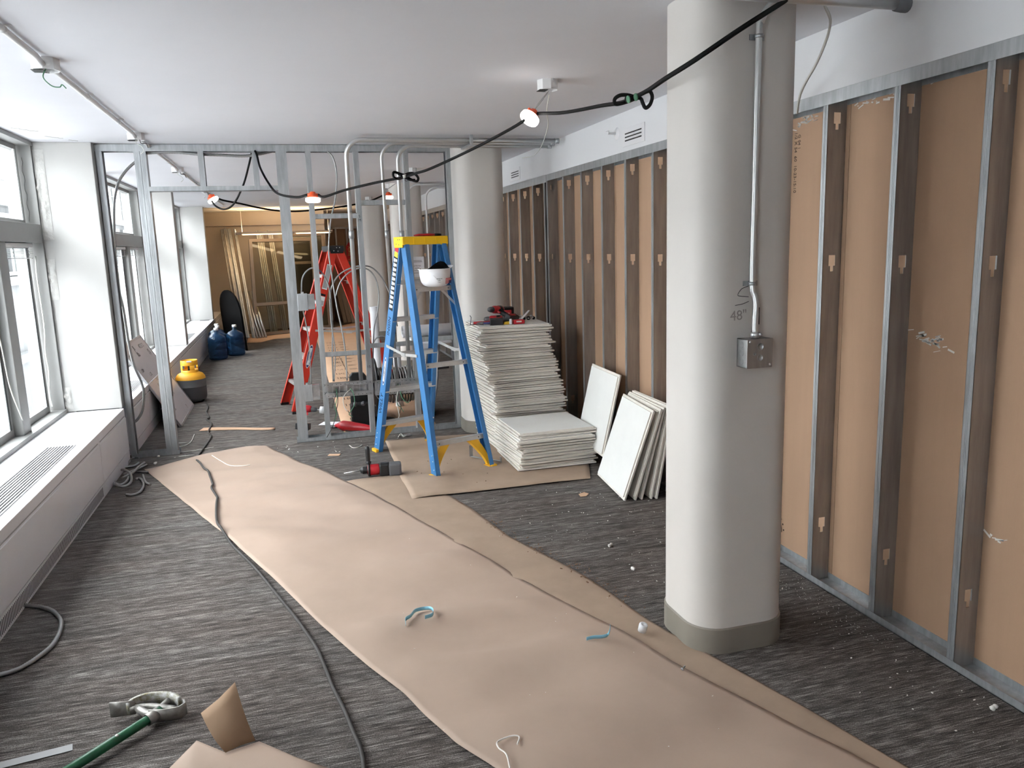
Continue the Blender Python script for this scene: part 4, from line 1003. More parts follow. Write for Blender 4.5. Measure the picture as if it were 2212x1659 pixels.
# tiles leaning against the studs
def lean_tile(x0, y0, tilt, yaw, me, label, z0=.004, sc=1.):
    o = put_tile(me, (0,0,0), 0, label, 'ceiling tiles leaning on the studs')
    M = Matrix.Translation((x0, y0, z0)) @ Matrix.Rotation(yaw, 4, 'Z') @ Matrix.Rotation(tilt, 4, 'Y') @ Matrix.Rotation(R(-90), 4, 'Y') @ Matrix.Translation((.2925, 0, 0))
    o.matrix_world = M; return o
for i, (x, y, tl, lab) in enumerate(((1.94, 4.56, 19, 'clean white ceiling tile leaning foremost against the studs'), (2.00, 4.55, 17, 'leaning ceiling tile second behind the foremost one'), (2.035, 4.55, 15, 'leaning ceiling tile third behind the foremost one'), (2.09, 4.54, 12, 'leaning ceiling tile fourth behind the foremost one'), (2.115, 4.53, 11, 'leaning ceiling tile closest to the studs'))):
    lean_tile(x, y, R(tl), R(-6+i*1.2), TM if i == 0 else TMO, lab)
lean_tile(2.06, 5.22, R(13), R(-3), TM, 'white ceiling tile leaning alone behind the low stack', .10)

# ================================================================= THINGS ON AND AROUND THE STACK
def drill(o, fwd, up, label, body='red_plastic', cat='power tool', hole=None, sc=1., group='cordless tools'):
    """pistol grip cordless drill: o = centre of the motor barrel, fwd = nose direction, up = from grip to barrel"""
    o = Vector(o); M = frame((0,0,0), fwd, up); M.translation = o
    t = thing('cordless_drill', o, label, cat, group)
    def put(m, nm, mt, bev=0.): m.xf(M @ Matrix.Scale(sc, 4)); return m.build(nm, mt, t, bev=bev)
    put(MB().lathe([(0,-.085),(.024,-.083),(.031,-.07),(.031,.02),(.027,.035),(.022,.04)], (0,0,0), (1,0,0), 18), 'motor_housing', body)
    put(MB().lathe([(.0315,-.062),(.0335,-.058),(.0335,-.03),(.0315,-.026)], (0,0,0), (1,0,0), 18), 'rubber_bumper', 'black_plastic')
    put(MB().lathe([(.023,.04),(.023,.062),(.017,.085),(.009,.09),(0,.09)], (0,0,0), (1,0,0), 14), 'chuck', 'grey_plastic')
    put(MB().tube([(-.02,-.02,0),(-.03,-.07,0),(-.04,-.125,0)], [.021,.0185,.021], 10), 'grip', 'black_plastic')
    put(MB().box(-.005,.012,-.055,-.03,-.006,.006), 'trigger', body)
    b = put(MB().box(-.085,.035,-.185,-.13,-.036,.036), 'battery', 'black_plastic', .006)
    m = MB().box(-.06,.02,-.165,-.14,.0362,.037).box(-.06,.02,-.165,-.14,-.037,-.0362); m.xf(M @ Matrix.Scale(sc, 4)); m.build('battery_badge', body, b)
    if hole: put(MB().tube([(.09,0,0),(.115,0,0)], .005, 8).lathe([(.03,.115),(.032,.115),(.032,.16),(.029,.16),(.029,.118),(0,.118)], (0,0,0), (1,0,0), 22), 'hole_saw', 'white_plastic')
    return t
T = ZT1
drill((1.60, 6.06, T+.105), (-.80,-.58,.08), (-.62,.55,.42), 'cordless drill with a large black battery on the tall tile stack', sc=1.0)
drill((1.57, 6.02, T+.036), (-.95,.25,0), (.2,.3,.03), 'cordless driver lying flat under the drill on the stack', sc=.85)
def pliers(p, d, ln, label, mt):
    p = Vector(p); d = Vector(d).normalized(); s = Vector((-d.y, d.x, 0))
    t = thing('pliers', p, label, 'pliers', 'hand tools on the tall stack')
    for q in (-1, 1):
        MB().tube([p+d*ln*.42+s*q*.006, p+d*ln*.15+s*q*.012, p-d*ln*.2+s*q*.02, p-d*ln*.55+s*q*.017], [.006,.009,.010,.008], 8).build('handle', mt, t)
    MB().tube([p+d*ln*.40, p+d*ln*.52, p+d*ln*.68], [.013,.012,.004], 8).build('jaws', 'grey_plastic', t)
pliers((1.545, 5.92, T+.0135), (-.9,.3,0), .20, 'pliers with blue grips at the front of the tall stack', 'sticker_navy')
pliers((1.50, 5.99, T+.0135), (.9,-.25,0), .18, 'pliers with red grips at the front of the tall stack', 'red_plastic')
tag(MB().tube([(1.61,5.87,T+.012),(1.645,5.875,T+.012),(1.66,5.877,T+.012)], [.010,.013,.011], 10).build('wire_connector_jar', 'sticker_yellow'), 'small yellow capped tool on the stack edge', 'tool')
t = thing('marker_pen', (1.665, 5.86, T), 'small white capped bottle standing on the tall stack', 'bottle')
MB().lathe([(0,0),(.012,0),(.012,.035),(.008,.042),(.0,.042)], (1.665,5.86,T+.001), (0,0,1), 12).build('body', 'white_plastic', t)
t = thing('red_blade_box', (1.74, 5.87, T), 'small translucent red plastic box on the stack edge', 'box')
MB().box(1.685,1.775,5.845,5.895,T+.001,T+.034).build('case', 'red_plastic', t, bev=.005); MB().box(1.705,1.748,5.8445,5.8452,T+.015,T+.026).build('case_label', 'sticker_white', t)
t = thing('putty_knife', (1.83, 5.98, T), 'white stick leaning across the tools on the stack', 'tool')
MB().bar((1.765,5.90,T+.036),(1.875,6.05,T+.085),.016,.005).build('blade', 'white_plastic', t)
t = thing('chain_coil', (1.90, 6.12, T), 'heap of dark metal fittings at the rear of the tall stack', 'metal fittings')
for k in range(7):
    a = Vector((1.80+.022*k, 6.13-.012*(k % 3), T+.016+.012*(k % 2)))
    MB().lathe([(.012,-.006),(.017,-.004),(.017,.006),(.012,.008),(.011,0),(.012,-.006)], a, (random.uniform(-1,1), random.uniform(-1,1), .6), 12).build('fitting', 'steel_box' if k % 2 else 'black_plastic', t)
t = thing('tool_bag_edge', (1.72, 6.20, T), 'black and red battery charger standing at the rear of the stack', 'charger')
MB().box(1.69,1.79,6.19,6.27,T+.001,T+.11).build('case', 'black_plastic', t, bev=.01); MB().box(1.70,1.765,6.186,6.1895,T+.03,T+.085).build('front_badge', 'red_plastic', t)
MB().box(1.715,1.75,6.184,6.1862,T+.05,T+.062).build('badge_print', 'sticker_white', t)
tag(MB().tube([(1.345,6.0,T+.002),(1.372,5.99,T+.001),(1.38,5.99,T+.06),(1.372,5.99,T+.075)], .0035, 6).tube([(1.372,5.99,T+.002),(1.45,6.02,T+.003)], .0035, 6).build('bent_rod', 'grey_plastic'), 'thin bent metal rod poking up at the stack corner', 'rod')

# ---- rotary hammer on the floor
def hammer():
    c = Vector((.53, 5.41, .052)); fw = Vector((-.98, .12, 0)); s = Vector((.12, .98, 0))
    t = thing('rotary_hammer', c, 'red and black rotary hammer drill lying on the carpet edge', 'power tool', 'cordless tools')
    def L(m, nm, mt, bev=0., par=None):
        m.xf(frame(c, fw, (0,0,1))); return m.build(nm, mt, par or t, bev=bev)
    # local x = bit direction, y = up, z = side
    L(MB().lathe([(0,-.02),(.03,-.02),(.040,.0),(.040,.05),(.034,.07)], (0,0,0), (1,0,0), 18), 'gear_housing', 'red_plastic')
    L(MB().box(-.085,-.01,-.046,.042,-.036,.036), 'motor_cover', 'black_plastic', .012)
    bt = L(MB().box(-.165,-.075,-.05,.042,-.040,.040), 'battery', 'grey_plastic', .014)
    L(MB().box(-.155,-.09,-.032,.030,.0402,.0412), 'battery_frame', 'black_plastic', 0, bt)
    L(MB().box(-.152,-.106,-.026,.024,.0413,.0420), 'rating_label', 'sticker_white', 0, bt)
    L(MB().box(-.105,-.093,-.026,.024,.0413,.0420), 'label_stripe', 'red_plastic', 0, bt)
    m = MB()
    for k in range(5): m.box(-.150,-.112,-.018+k*.009,-.0145+k*.009,.0421,.0424)
    L(m, 'label_text', 'ink_black', 0, bt)
    pr = []
    for k in range(7): pr += [(.030 if k % 2 else .024, .07+k*.006)]
    L(MB().lathe([(.036,.062)]+pr+[(.018,.118),(.008,.122)], (0,0,0), (1,0,0), 16), 'chuck_sleeve', 'black_plastic')
    L(MB().tube([(.12,0,0),(.235,-.012,0)], .0038, 8), 'drill_bit', 'aluminium')
    L(MB().lathe([(.041,.052),(.046,.052),(.046,.068),(.041,.068)], (0,0,0), (1,0,0), 16), 'handle_clamp', 'black_plastic')
    L(MB().lathe([(.016,.045),(.020,.058),(.012,.062),(.0145,.07),(.0165,.10),(.0175,.15),(.014,.168),(0,.172)], (.06,0,0), (.03,1,0), 14), 'side_handle', 'black_plastic')
    m = MB()
    for k in range(4): m.box(-.07+k*.014,-.064+k*.014,-.02,.01,.0362,.037)
    L(m, 'vents', 'grey_plastic')
hammer()

# ================================================================= FLOOR ODDS AND ENDS
C1 = [Vector(p)+Vector((0,0,.008)) for p in [(-0.960,9.197,0.000),(-0.871,8.660,0.000),(-0.859,8.353,0.000),(-0.809,8.072,0.000),(-0.822,7.965,0.000),(-0.762,7.745,0.000),(-0.760,7.383,0.000),(-0.721,7.179,0.000),(-0.744,6.761,0.000),(-0.770,6.435,0.000)]]
C2 = [Vector((p[0], p[1], PH(p[0], p[1])+.019)) for p in [tuple(q) for q in catmull([(-0.741,6.266,0.000),(-0.683,6.067,0.000),(-0.628,5.867,0.000),(-0.581,5.588,0.000),(-0.578,5.477,0.000),(-0.526,5.247,0.000),(-0.512,4.974,0.000),(-0.490,4.749,0.000),(-0.459,4.600,0.000)], 4)]]
C3 = [Vector(p)+Vector((0,0,.009)) for p in [(-0.391,4.378,-0.000),(-0.321,4.173,0.000),(-0.242,3.941,0.000),(-0.143,3.603,0.000),(-0.064,3.332,0.000),(0.004,3.063,0.000),(0.032,2.896,0.000),(0.056,2.719,0.000),(0.085,2.557,0.000),(0.105,2.413,0.000),(0.118,2.319,0.000),(0.119,2.232,-0.000),(0.113,2.150,-0.000)]]
tag(MB().tube(C1+C2+C3, .0075, 8, 6).build('extension_cord', 'cord_grey'), 'dark grey extension cord snaking over the kraft sheet and carpet', 'cord')
tag(MB().tube([Vector(p)+Vector((0,0,.010)) for p in [(-1.464,3.968,0.000),(-1.382,3.949,0.000),(-1.296,3.913,0.000),(-1.196,3.857,0.000),(-1.129,3.794,0.000),(-1.075,3.703,0.000),(-1.050,3.630,0.000),(-1.034,3.524,0.000),(-1.036,3.422,0.000),(-1.061,3.341,0.000),(-1.099,3.269,0.000),(-1.132,3.245,0.000),(-1.168,3.233,0.000),(-1.252,3.204,0.000)]], .0095, 8, 14, rib=.07).build('flexible_conduit', 'mc_armor'), 'loop of flexible metal conduit at the photo edge on the floor', 'conduit')
# offcuts of flexible conduit by the partition end
SC = [([(-1.245,5.836,0.012),(-1.283,6.028,0.012),(-1.296,6.196,0.012),(-1.271,6.344,0.012),(-1.205,6.371,0.012),(-1.185,6.446,0.012)],'scrap conduit curled tight against the radiator cover'),
 ([(-1.260,6.188,0.035),(-1.224,6.160,0.035),(-1.173,6.037,0.035),(-1.136,5.852,0.035),(-1.139,5.749,0.035),(-1.165,5.714,0.035),(-1.204,5.752,0.035),(-1.231,5.820,0.035)],'scrap conduit ring on top of the offcut heap'),
 ([(-1.234,5.862,0.020),(-1.198,5.824,0.020),(-1.178,5.898,0.020),(-1.184,6.021,0.020),(-1.209,6.131,0.020)],'short scrap conduit inside the ring'),
 ([(-1.126,5.590,0.012),(-1.088,5.564,0.012),(-1.051,5.603,0.012),(-1.043,5.698,0.012),(-1.055,5.817,0.012),(-1.086,5.936,0.012),(-1.114,5.984,0.012),(-1.128,5.953,0.012)],'hook shaped scrap conduit apart from the heap'),
 ([(-1.098,6.071,0.010),(-1.073,5.950,0.010),(-1.041,5.842,0.010),(-1.008,5.782,0.010)],'short curved scrap conduit by the kraft corner'),
 ([(-1.231,6.115,0.020),(-1.176,6.195,0.020),(-1.140,6.273,0.020),(-1.110,6.329,0.020)],'straight scrap conduit pointing to the kraft corner'),
 ([(-1.217,5.974,0.030),(-1.171,6.080,0.030),(-1.152,6.254,0.030),(-1.132,6.369,0.030)],'straight scrap conduit crossing the heap'),
 ([(-1.171,6.198,0.008),(-1.124,6.179,0.008),(-1.075,6.146,0.008)],'flat grey scrap conduit at the kraft corner'),
 ([(-1.250,6.415,0.020),(-1.264,6.533,0.020),(-1.244,6.613,0.020),(-1.205,6.582,0.020)],'thin scrap cable arching at the partition foot')]
for i, (p, lab) in enumerate(SC):
    pts = [Vector(q) for q in p]
    o = tag(MB().tube(pts, .0085 if i != 8 else .004, 8, 8, rib=.04).build('conduit_offcut', 'mc_armor'), lab, 'conduit', 'flexible conduit offcuts')
# conduit bender
def bender():
    t = thing('conduit_bender', (-.55, 2.74, 0), 'conduit bender with a green pipe handle and chipped metal head', 'conduit bender')
    P = [(-0.786,2.460,0.018),(-0.761,2.518,0.018),(-0.546,2.692,0.018),(-0.520,2.717,0.018)]
    a, b, c = Vector(P[0])+Vector((0,0,.004)), Vector(P[2])+Vector((0,0,.016)), Vector(P[3])+Vector((0,0,.022))
    MB().tube([a, b, c], .0155, 14).build('pipe_handle', 'bender_green', t)
    MB().lathe([(0,.0),(.006,.0),(.005,.003),(0,.004)], a.lerp(b, .62)+Vector((0,-.006,.0145)), (0,-.3,1), 8).build('paint_chip', 'debris', t)
    d = (b-a).normalized(); s = Vector((-d.y, d.x, 0)); o = b+d*.02
    # curved shoe: arc in the plane of the head, standing on edge
    o = Vector((-.545, 2.735, .04)); ex = Vector((.93,-.36,0)); ey = Vector((.30,.82,.05))
    pts = []
    for k in range(15):
        an = R(-8+k*11.5); pts.append(o+ex*(-.085*math.cos(an))+ey*(.062*math.sin(an)))
    rows = [[p+Vector((0,0,-.022+.0*i)) for i, p in enumerate(pts)], [p+Vector((0,0,.022)) for p in pts]]
    MB().grid(rows).build('shoe', 'bender_chipped', t, solid=.012)
    MB().tube([o-ex*.085+Vector((0,0,-.005)), o-ex*.03+ey*.012, o+ex*.02+ey*.006, o+ex*.075+Vector((0,0,-.004))], [.014,.011,.012,.014], 8, 4).build('spine', 'bender_metal', t)
    rows = [[o-ex*.07+Vector((0,0,q)), o-ex*.115-ey*.012+Vector((0,0,q*1.1)), o-ex*.152-ey*.020+Vector((0,0,q*1.15))] for q in (-.024, .024)]
    MB().grid(rows).build('foot_pedal', 'bender_metal', t, solid=.007)
    rows = [[o+ex*.0-ey*.035+Vector((0,0,q)), o+ex*.05-ey*.03+Vector((0,0,q)), o+ex*.095-ey*.012+Vector((0,0,q)), o+ex*.105+ey*.012+Vector((0,0,q)), o+ex*.09+ey*.03+Vector((0,0,q))] for q in (-.026, .018)]
    MB().grid(rows).build('hook', 'bender_metal', t, solid=.007)
    MB().tube([o-ex*.06-ey*.0, o-ex*.02-ey*.028, o+ex*.012-ey*.036], [.012,.014,.016], 8, 3).lathe([(.019,-.02),(.021,-.02),(.021,.02),(.019,.02),(.019,-.02)], b, d, 14).build('socket_collar', 'bender_metal', t)
    MB().tube([o+ex*.012-ey*.036, o+ex*.02+ey*.01, o+ex*.03+ey*.05], [.016,.010,.012], 8, 3).build('web_rib', 'bender_metal', t)
bender()
P = [(-1.063,2.626,0.002),(-0.788,2.668,0.002),(-0.779,2.630,0.002),(-1.051,2.590,0.002)]
tag(MB().prism([Vector(p) for p in P], (0,0,.001)).build('tape_strip', 'sticker_grey'), 'grey white tape strip on the carpet at the photo corner', 'tape')
def tape(pts, h, label):
    P = [Vector((p.x, p.y, p.z-.03+PH(p.x, p.y)+.010)) for p in catmull(pts, 5)]; rows = [P, [p+Vector((0,0,h)) for p in P]]
    return tag(MB().grid(rows).build('blue_tape', 'tape_blue', solid=.001), label, 'tape', 'pale blue tape offcuts')
tape([Vector(p) for p in [(0.373,3.044,0.034),(0.378,3.077,0.034),(0.404,3.098,0.034),(0.430,3.147,0.034),(0.461,3.163,0.034),(0.491,3.152,0.034),(0.500,3.113,0.034),(0.490,3.081,0.034),(0.457,3.070,0.034)]], .016, 'long curled strip of pale blue tape on the kraft sheet')
tape([Vector(p) for p in [(1.021,2.661,0.030),(1.051,2.663,0.030),(1.083,2.655,0.030),(1.109,2.661,0.030)]]+[Vector([(1.114,2.651,0.050)][0]), Vector([(1.119,2.656,0.070)][0])], .014, 'short bent strip of pale blue tape on the kraft sheet')
t = thing('bottle_cap', (.95,2.7,0), 'white plastic cap standing on the kraft paper edge', 'cap')
c = Vector([(1.283,2.715,0.020)][0]); t.location = c
MB().lathe([(0,.028),(.006,.028),(.006,.032),(.010,.032),(.016,.032),(.018,.028),(.018,0),(0,0)], c, (0.1,-.25,1), 20).build('cap_body', 'white_plastic', t)
tag(MB().tube([Vector((p[0],p[1],PH(p[0],p[1])+.012)) for p in [(0.588,2.149,0.024),(0.604,2.180,0.024),(0.589,2.193,0.024),(0.558,2.191,0.024),(0.531,2.180,0.024),(0.529,2.152,0.024),(0.540,2.125,0.024),(0.542,2.101,0.024),(0.536,2.050,0.024)]], .0028, 6, 6).build('zip_tie', 'tie_white'), 'cream zip tie curled on the kraft sheet at photo bottom', 'zip tie', 'zip ties')
tag(MB().tube([Vector((p[0],p[1],PH(p[0],p[1])+.012)) for p in [(-0.645,6.353,0.030),(-0.578,6.224,0.030),(-0.503,6.095,0.030),(-0.418,6.033,0.030),(-0.352,6.033,0.030)]], .0028, 6, 6).build('zip_tie', 'tie_white'), 'cream zip tie strip at the far end of the kraft sheet', 'zip tie', 'zip ties')
for i, (p, lab) in enumerate((([(-0.991,7.048,0.004),(-0.899,7.043,0.004)], 'white scrap strip on the carpet beyond the door opening'), ([(-0.972,6.890,0.004),(-0.906,6.945,0.004),(-0.872,7.066,0.004),(-0.874,7.357,0.004)], 'bent white wire scrap beyond the door opening'), ([(-0.932,6.697,0.004),(-0.829,6.717,0.004),(-0.743,6.744,0.004),(-0.666,6.776,0.004)], 'long pale scrap strip across the door opening'), ([(-0.914,6.567,0.004),(-0.798,6.579,0.004)], 'white scrap strip at the partition track end'),
    ([(0.409,6.385,0.004),(0.428,6.297,0.004),(0.472,6.294,0.004),(0.508,6.359,0.004)], 'curved white scrap by the bottom track'), ([(0.822,6.487,0.010),(0.861,6.596,0.010),(0.869,6.485,0.010),(0.898,6.525,0.010)], 'twisted foil scrap by the ladder'), ([(1.083,4.845,0.004),(1.130,4.869,0.004),(1.168,4.832,0.004)], 'small clear scrap before the kraft under the ladder'))):
    tag(MB().tube([Vector(q) for q in p], .0035 if i else .004, 5, 4).build('scrap_strip', 'debris'), lab, 'scrap', 'pale scraps on the carpet')
tag(MB().box(-.0,.09,0,.05,0,.003).xf(Matrix.Translation((.22,6.12,.002)) @ Matrix.Rotation(R(-20),4,'Z')).build('cardboard_tag', 'kraft_far'), 'small printed cardboard tag on the carpet near the rotary hammer', 'tag')
tag(MB().box(0,.09,0,.06,0,.004).xf(Matrix.Translation((.86,6.50,.004)) @ Matrix.Rotation(R(14),4,'Z')).build('metal_plate', 'steel_box'), 'small square metal plate beside the bottom track', 'plate')
t = thing('angle_bracket', (1.25,5.5,0), 'bent steel angle bracket lying behind the ladder foot', 'bracket')
P = [(1.249,5.602,0.020),(1.422,5.391,0.020)]; a, b = Vector(P[0]), Vector(P[1])
MB().bar(a, b, .022, .003).build('arm', 'galv', t); MB().obox(a+Vector((0,0,.045)), (1,0,0), (0,1,0), (0,0,1), .013, .0015, .042).build('upright', 'galv', t); MB().obox(b+Vector((0,0,.012)), (1,0,0), (0,1,0), (0,0,1), .003, .015, .02).build('stop', 'galv', t)
# loose screws and crumbs: uncountable specks
random.seed(11)
m = MB(); m2 = MB()
def crumb(mb, x, y, z, s):
    a = random.uniform(0, 6.28); mb.obox((x, y, z+s*.3), (math.cos(a), math.sin(a), .2), (-math.sin(a), math.cos(a), 0), (0,0,1), s*random.uniform(.5,1.4), s*.5, s*.35)
for k in range(420):
    y = random.uniform(1.7, 6.3); x = random.uniform(1.15, 2.2)
    if x < 1.45+(2.7-y)*.55 and y < 2.7: continue
    if 2.4 < y < 2.9 and 1.38 < x < 1.85: continue
    if y > 4.7 and x > 1.4: continue
    if x < 1.62-(y-2.6)*.28 and y > 2.6: continue
    crumb(m, x, y, .001, random.choice((.0015,.002,.002,.003,.004)))
for k in range(160): crumb(m, random.gauss(2.13, .05), random.gauss(2.75, .35), .001, .0016)
for k in range(60): crumb(m, random.uniform(-1.0,.9), random.uniform(6.2,6.62), .001, random.choice((.002,.003,.005)))
for k in range(40): crumb(m, random.uniform(.3,1.8), random.uniform(1.9,4.6), .03, .002)
tag(m.build('plaster_crumbs', 'debris'), 'white plaster crumbs scattered over the carpet by the columns', 'debris', kind='stuff')
for k in range(130):
    s = random.random(); crumb(m2, 1.02+.35*s+random.gauss(0,.03), 4.2-1.2*s+random.gauss(0,.05), .012, random.choice((.002,.003,.003,.005)))
for k in range(30): crumb(m2, random.uniform(.75,1.35), random.uniform(4.9,5.7), .008, .004)
tag(m2.build('brown_crumbs', 'debris_brown'), 'brown dirt crumbs strewn along the dirty kraft strip', 'debris', kind='stuff')
for u_, lab in (([(1.518,3.315,0.000)], 'white popcorn shaped plaster lump on the carpet between the columns'), ([(1.535,3.632,0.000)], 'small white plaster lump nearer the leaning tiles'), ([(2.159,1.866,0.000)], 'white plaster chip near the bottom track at the photo edge'), ([(-1.064,6.399,0.000)], 'white plaster lump at the kraft corner by the partition'), ([(-1.067,6.617,0.000)], 'crumpled clear wrapper at the partition bottom track')):
    m = MB(); c = Vector(u_[0])
    for k in range(3): m.lathe([(0,-.008),(.007,-.005),(.010,0),(.006,.006),(0,.008)], c+Vector((random.uniform(-.01,.01), random.uniform(-.008,.008), .009)), (random.uniform(-1,1), random.uniform(-1,1), .5), 7)
    tag(m.build('plaster_lump', 'debris'), lab, 'debris', 'plaster lumps')
tag(MB().prism([Vector(p) for p in [(1.692,4.506,0.002),(1.738,4.528,0.002),(1.755,4.491,0.002),(1.722,4.454,0.002),(1.686,4.458,0.002)]], (0,0,.003)).build('kraft_scrap', 'kraft_far'), 'small torn kraft scrap before the leaning tiles', 'scrap')
t = thing('screw', (1.3,2.5,0), 'shiny screw lying on the kraft sheet near the nearest column', 'screw'); c = Vector([(1.291,2.395,0.022)][0]); t.location = c
MB().lathe([(0,0),(.006,0),(.006,.004),(.003,.006),(.003,.018),(0,.02)], c, (1,.4,.5), 8).build('screw_body', 'emt', t)

# ================================================================= BEYOND THE PARTITION
drill((.105, 6.92, .235), (.93,-.30,-.12), (-.1,.1,1), 'red cordless drill with a white hole saw standing behind the partition', hole=True)
t = thing('red_hand_tool', (.5, 6.86, 0), 'long red tool with a black grip lying inside the bottom track', 'tool')
MB().tube([(.34,7.02,.04),(.40,6.95,.05),(.47,6.90,.045),(.60,6.83,.035),(.68,6.79,.02)], [.012,.045,.045,.03,.012], 10, 5).build('red_sheath', 'red_plastic', t)
MB().tube([(.27,7.08,.02),(.33,7.03,.025),(.36,7.0,.035)], [.012,.012,.014], 8, 3).build('black_grip', 'black_plastic', t)
MB().tube([(.42,6.90,.015),(.5,6.86,.012),(.58,6.82,.01)], .012, 8).build('black_underside', 'black_plastic', t)
tag(MB().box(0,.26,0,.13,0,.002).xf(Matrix.Translation((.20,7.28,.003)) @ Matrix.Rotation(R(-24),4,'Z')).build('paper_sheet', 'paper_white'), 'loose white paper sheet on the carpet behind the red drill', 'paper')
def spool():
    c = Vector((.97, 7.42, .30)); t = thing('cable_spool', (.97, 7.42, 0), 'black cable spool with grey wire on a stand beyond the partition', 'cable spool')
    for x in (-.22, .22):
        fl = MB().lathe([(0,-.012),(.262,-.012),(.27,-.006),(.27,.006),(.262,.012),(0,.012)], c+Vector((x,0,0)), (1,0,0), 36).build('flange', 'black_plastic', t)
        for k in range(6):
            a = R(60*k+10); MB().tube([c+Vector((x-.02, .19*math.cos(a), .19*math.sin(a))), c+Vector((x+.02, .19*math.cos(a), .19*math.sin(a)))], .012, 8).build('lug', 'grey_plastic', fl)
    MB().lathe([(.10,-.21),(.10,.21)], c, (1,0,0), 24).build('drum', 'black_plastic', t)
    pts = []
    for k in range(16*14):
        a = 2*math.pi*k/16; x = -.19+.38*k/(16*14); pts.append(c+Vector((x, (.165+.006*math.sin(k*.7))*math.cos(a), (.165+.006*math.sin(k*.7))*math.sin(a))))
    MB().tube(pts, .009, 6).build('wound_wire', 'mc_armor', t)
    for x in (-.27, .27):
        MB().box(.97+x-.025, .97+x+.025, 7.36, 7.48, .012, .40).box(.97+x-.04, .97+x+.04, 7.2, 7.64, .012, .05).build('stand_leg', 'black_plastic', t, bev=.008)
    MB().tube([c-Vector((.30,0,0)), c+Vector((.30,0,0))], .016, 10).build('axle', 'grey_plastic', t)
spool()
t = thing('cable_reel_stand', (.58, 7.25, 0), 'black plastic reel stand with rounded top left of the spool', 'stand')
MB().prism([(.50,7.22,.012),(.66,7.22,.012),(.655,7.22,.44),(.63,7.22,.47),(.53,7.22,.47),(.505,7.22,.44)], (0,.06,0)).build('side_plate', 'black_plastic', t, bev=.008)
MB().box(.49,.70,7.08,7.22,.012,.20).build('tray', 'black_plastic', t, bev=.012)
MB().lathe([(0,0),(.2,0),(.21,.006),(.2,.012),(0,.012)], (.70,7.14,.012), (0,0,1), 28).build('base_disc', 'black_rubber', t)
for x in (.53, .60): MB().lathe([(0,-.02),(.018,-.015),(.022,0),(.018,.015),(0,.02)], (x,7.07,.21), (0,1,0), 12).build('knob', 'grey_plastic', t)
def folding_table():
    t = thing('folding_table', (1.75, 7.4, 0), 'pale folding table covered with paper rolls beyond the partition', 'table')
    MB().box(1.10, 2.16, 7.02, 7.78, .715, .752).build('table_top', 'table_white', t, bev=.012)
    for x, s in ((1.32, -1), (1.98, 1)):
        MB().tube([(x, 7.10, .715), (x+.04*s, 7.10, .30), (x+.12*s, 7.08, .0)], .013, 8, 4).build('leg', 'grille_metal', t)
        MB().tube([(x, 7.70, .715), (x+.04*s, 7.70, .30), (x+.12*s, 7.72, .0)], .013, 8, 4).build('leg', 'grille_metal', t)
        MB().tube([(x+.03*s, 7.10, .38), (x+.03*s, 7.70, .38)], .010, 8).build('stretcher', 'grille_metal', t)
        MB().tube([(x, 7.4, .70), (x+.03*s, 7.4, .38)], .010, 8).build('brace', 'grille_metal', t)
folding_table()
for i, (a, b, r, lab) in enumerate((((1.02,7.30,.812),(2.1,7.36,.812),.055,'large roll of white drawings on the folding table front'), ((1.08,7.52,.80),(2.1,7.60,.80),.045,'second roll of white drawings behind on the folding table'))):
    t = thing('paper_roll', a, lab, 'paper roll', 'rolls of drawings'); A, B = Vector(a), Vector(b); d = (B-A).normalized(); L = (B-A).length
    MB().lathe([(r,0),(r,L),(r-.004,L),(r-.004,0),(r,0)], A, d, 22).build('outer_wrap', 'paper_white', t); MB().lathe([(r*.75,.004),(r*.75,L),(r*.68,L),(r*.68,.004)], A, d, 18).build('inner_wrap', 'paper_white', t)
t = thing('drawing_sheet', (1.4,7.05,.753), 'white drawing sheet drooping over the folding table edge', 'paper')
MB().grid([[(1.02,7.25,.757),(1.3,7.25,.757),(1.6,7.25,.757)],[(1.06,7.03,.757),(1.3,7.02,.757),(1.6,7.03,.757)],[(1.09,7.0,.73),(1.3,6.99,.74),(1.6,7.0,.75)],[(1.12,6.985,.64),(1.3,6.985,.71),(1.6,6.99,.74)]]).build('sheet', 'paper_white', t, solid=.001)
for x, y, h, r, lab in ((.845, 8.0, 1.01, .042, 'tall white paper roll standing beyond the conduit'), (1.03, 7.85, .62, .04, 'shorter white paper roll standing behind the spool')):
    t = thing('paper_roll', (x, y, 0), lab, 'paper roll', 'rolls of drawings'); MB().lathe([(r,.002),(r,h),(r-.004,h),(r-.004,.002),(r,.002)], (x,y,0), (0,0,1), 20).build('outer_wrap', 'paper_white', t); MB().lathe([(r*.7,.002),(r*.7,h-.01),(r*.6,h-.01),(r*.6,.002)], (x,y,0), (0,0,1), 16).build('inner_wrap', 'paper_white', t)
t = thing('paper_notice', (1.70, 10.38, 1.2), 'white printed notice taped to the third column behind the hard hat', 'notice')
MB().box(1.59, 1.79, 10.389, 10.3915, 1.20, 1.465).build('sheet', 'paper_white', t)
MB().box(1.615, 1.765, 10.3875, 10.389, 1.395, 1.400).build('header_rule', 'ink_black', t)
FN = lambda z: frame((1.69, 10.3878, z), (1,0,0), (0,0,1))
text('PROTECTED', .020, FN(1.345), 'ink_black', t, 'notice_text', ext=.0002); text('WHEN', .020, FN(1.315), 'ink_black', t, 'notice_text', ext=.0002); text('IN CONSTRUCTION', .017, FN(1.285), 'ink_black', t, 'notice_text', ext=.0002); MB().box(1.63,1.75,10.3876,10.3888,1.250,1.258).build('faint_line', 'sticker_grey', t)
MB().box(1.62,1.76,10.3876,10.3888,1.410,1.418).build('letterhead', 'sticker_grey', t)

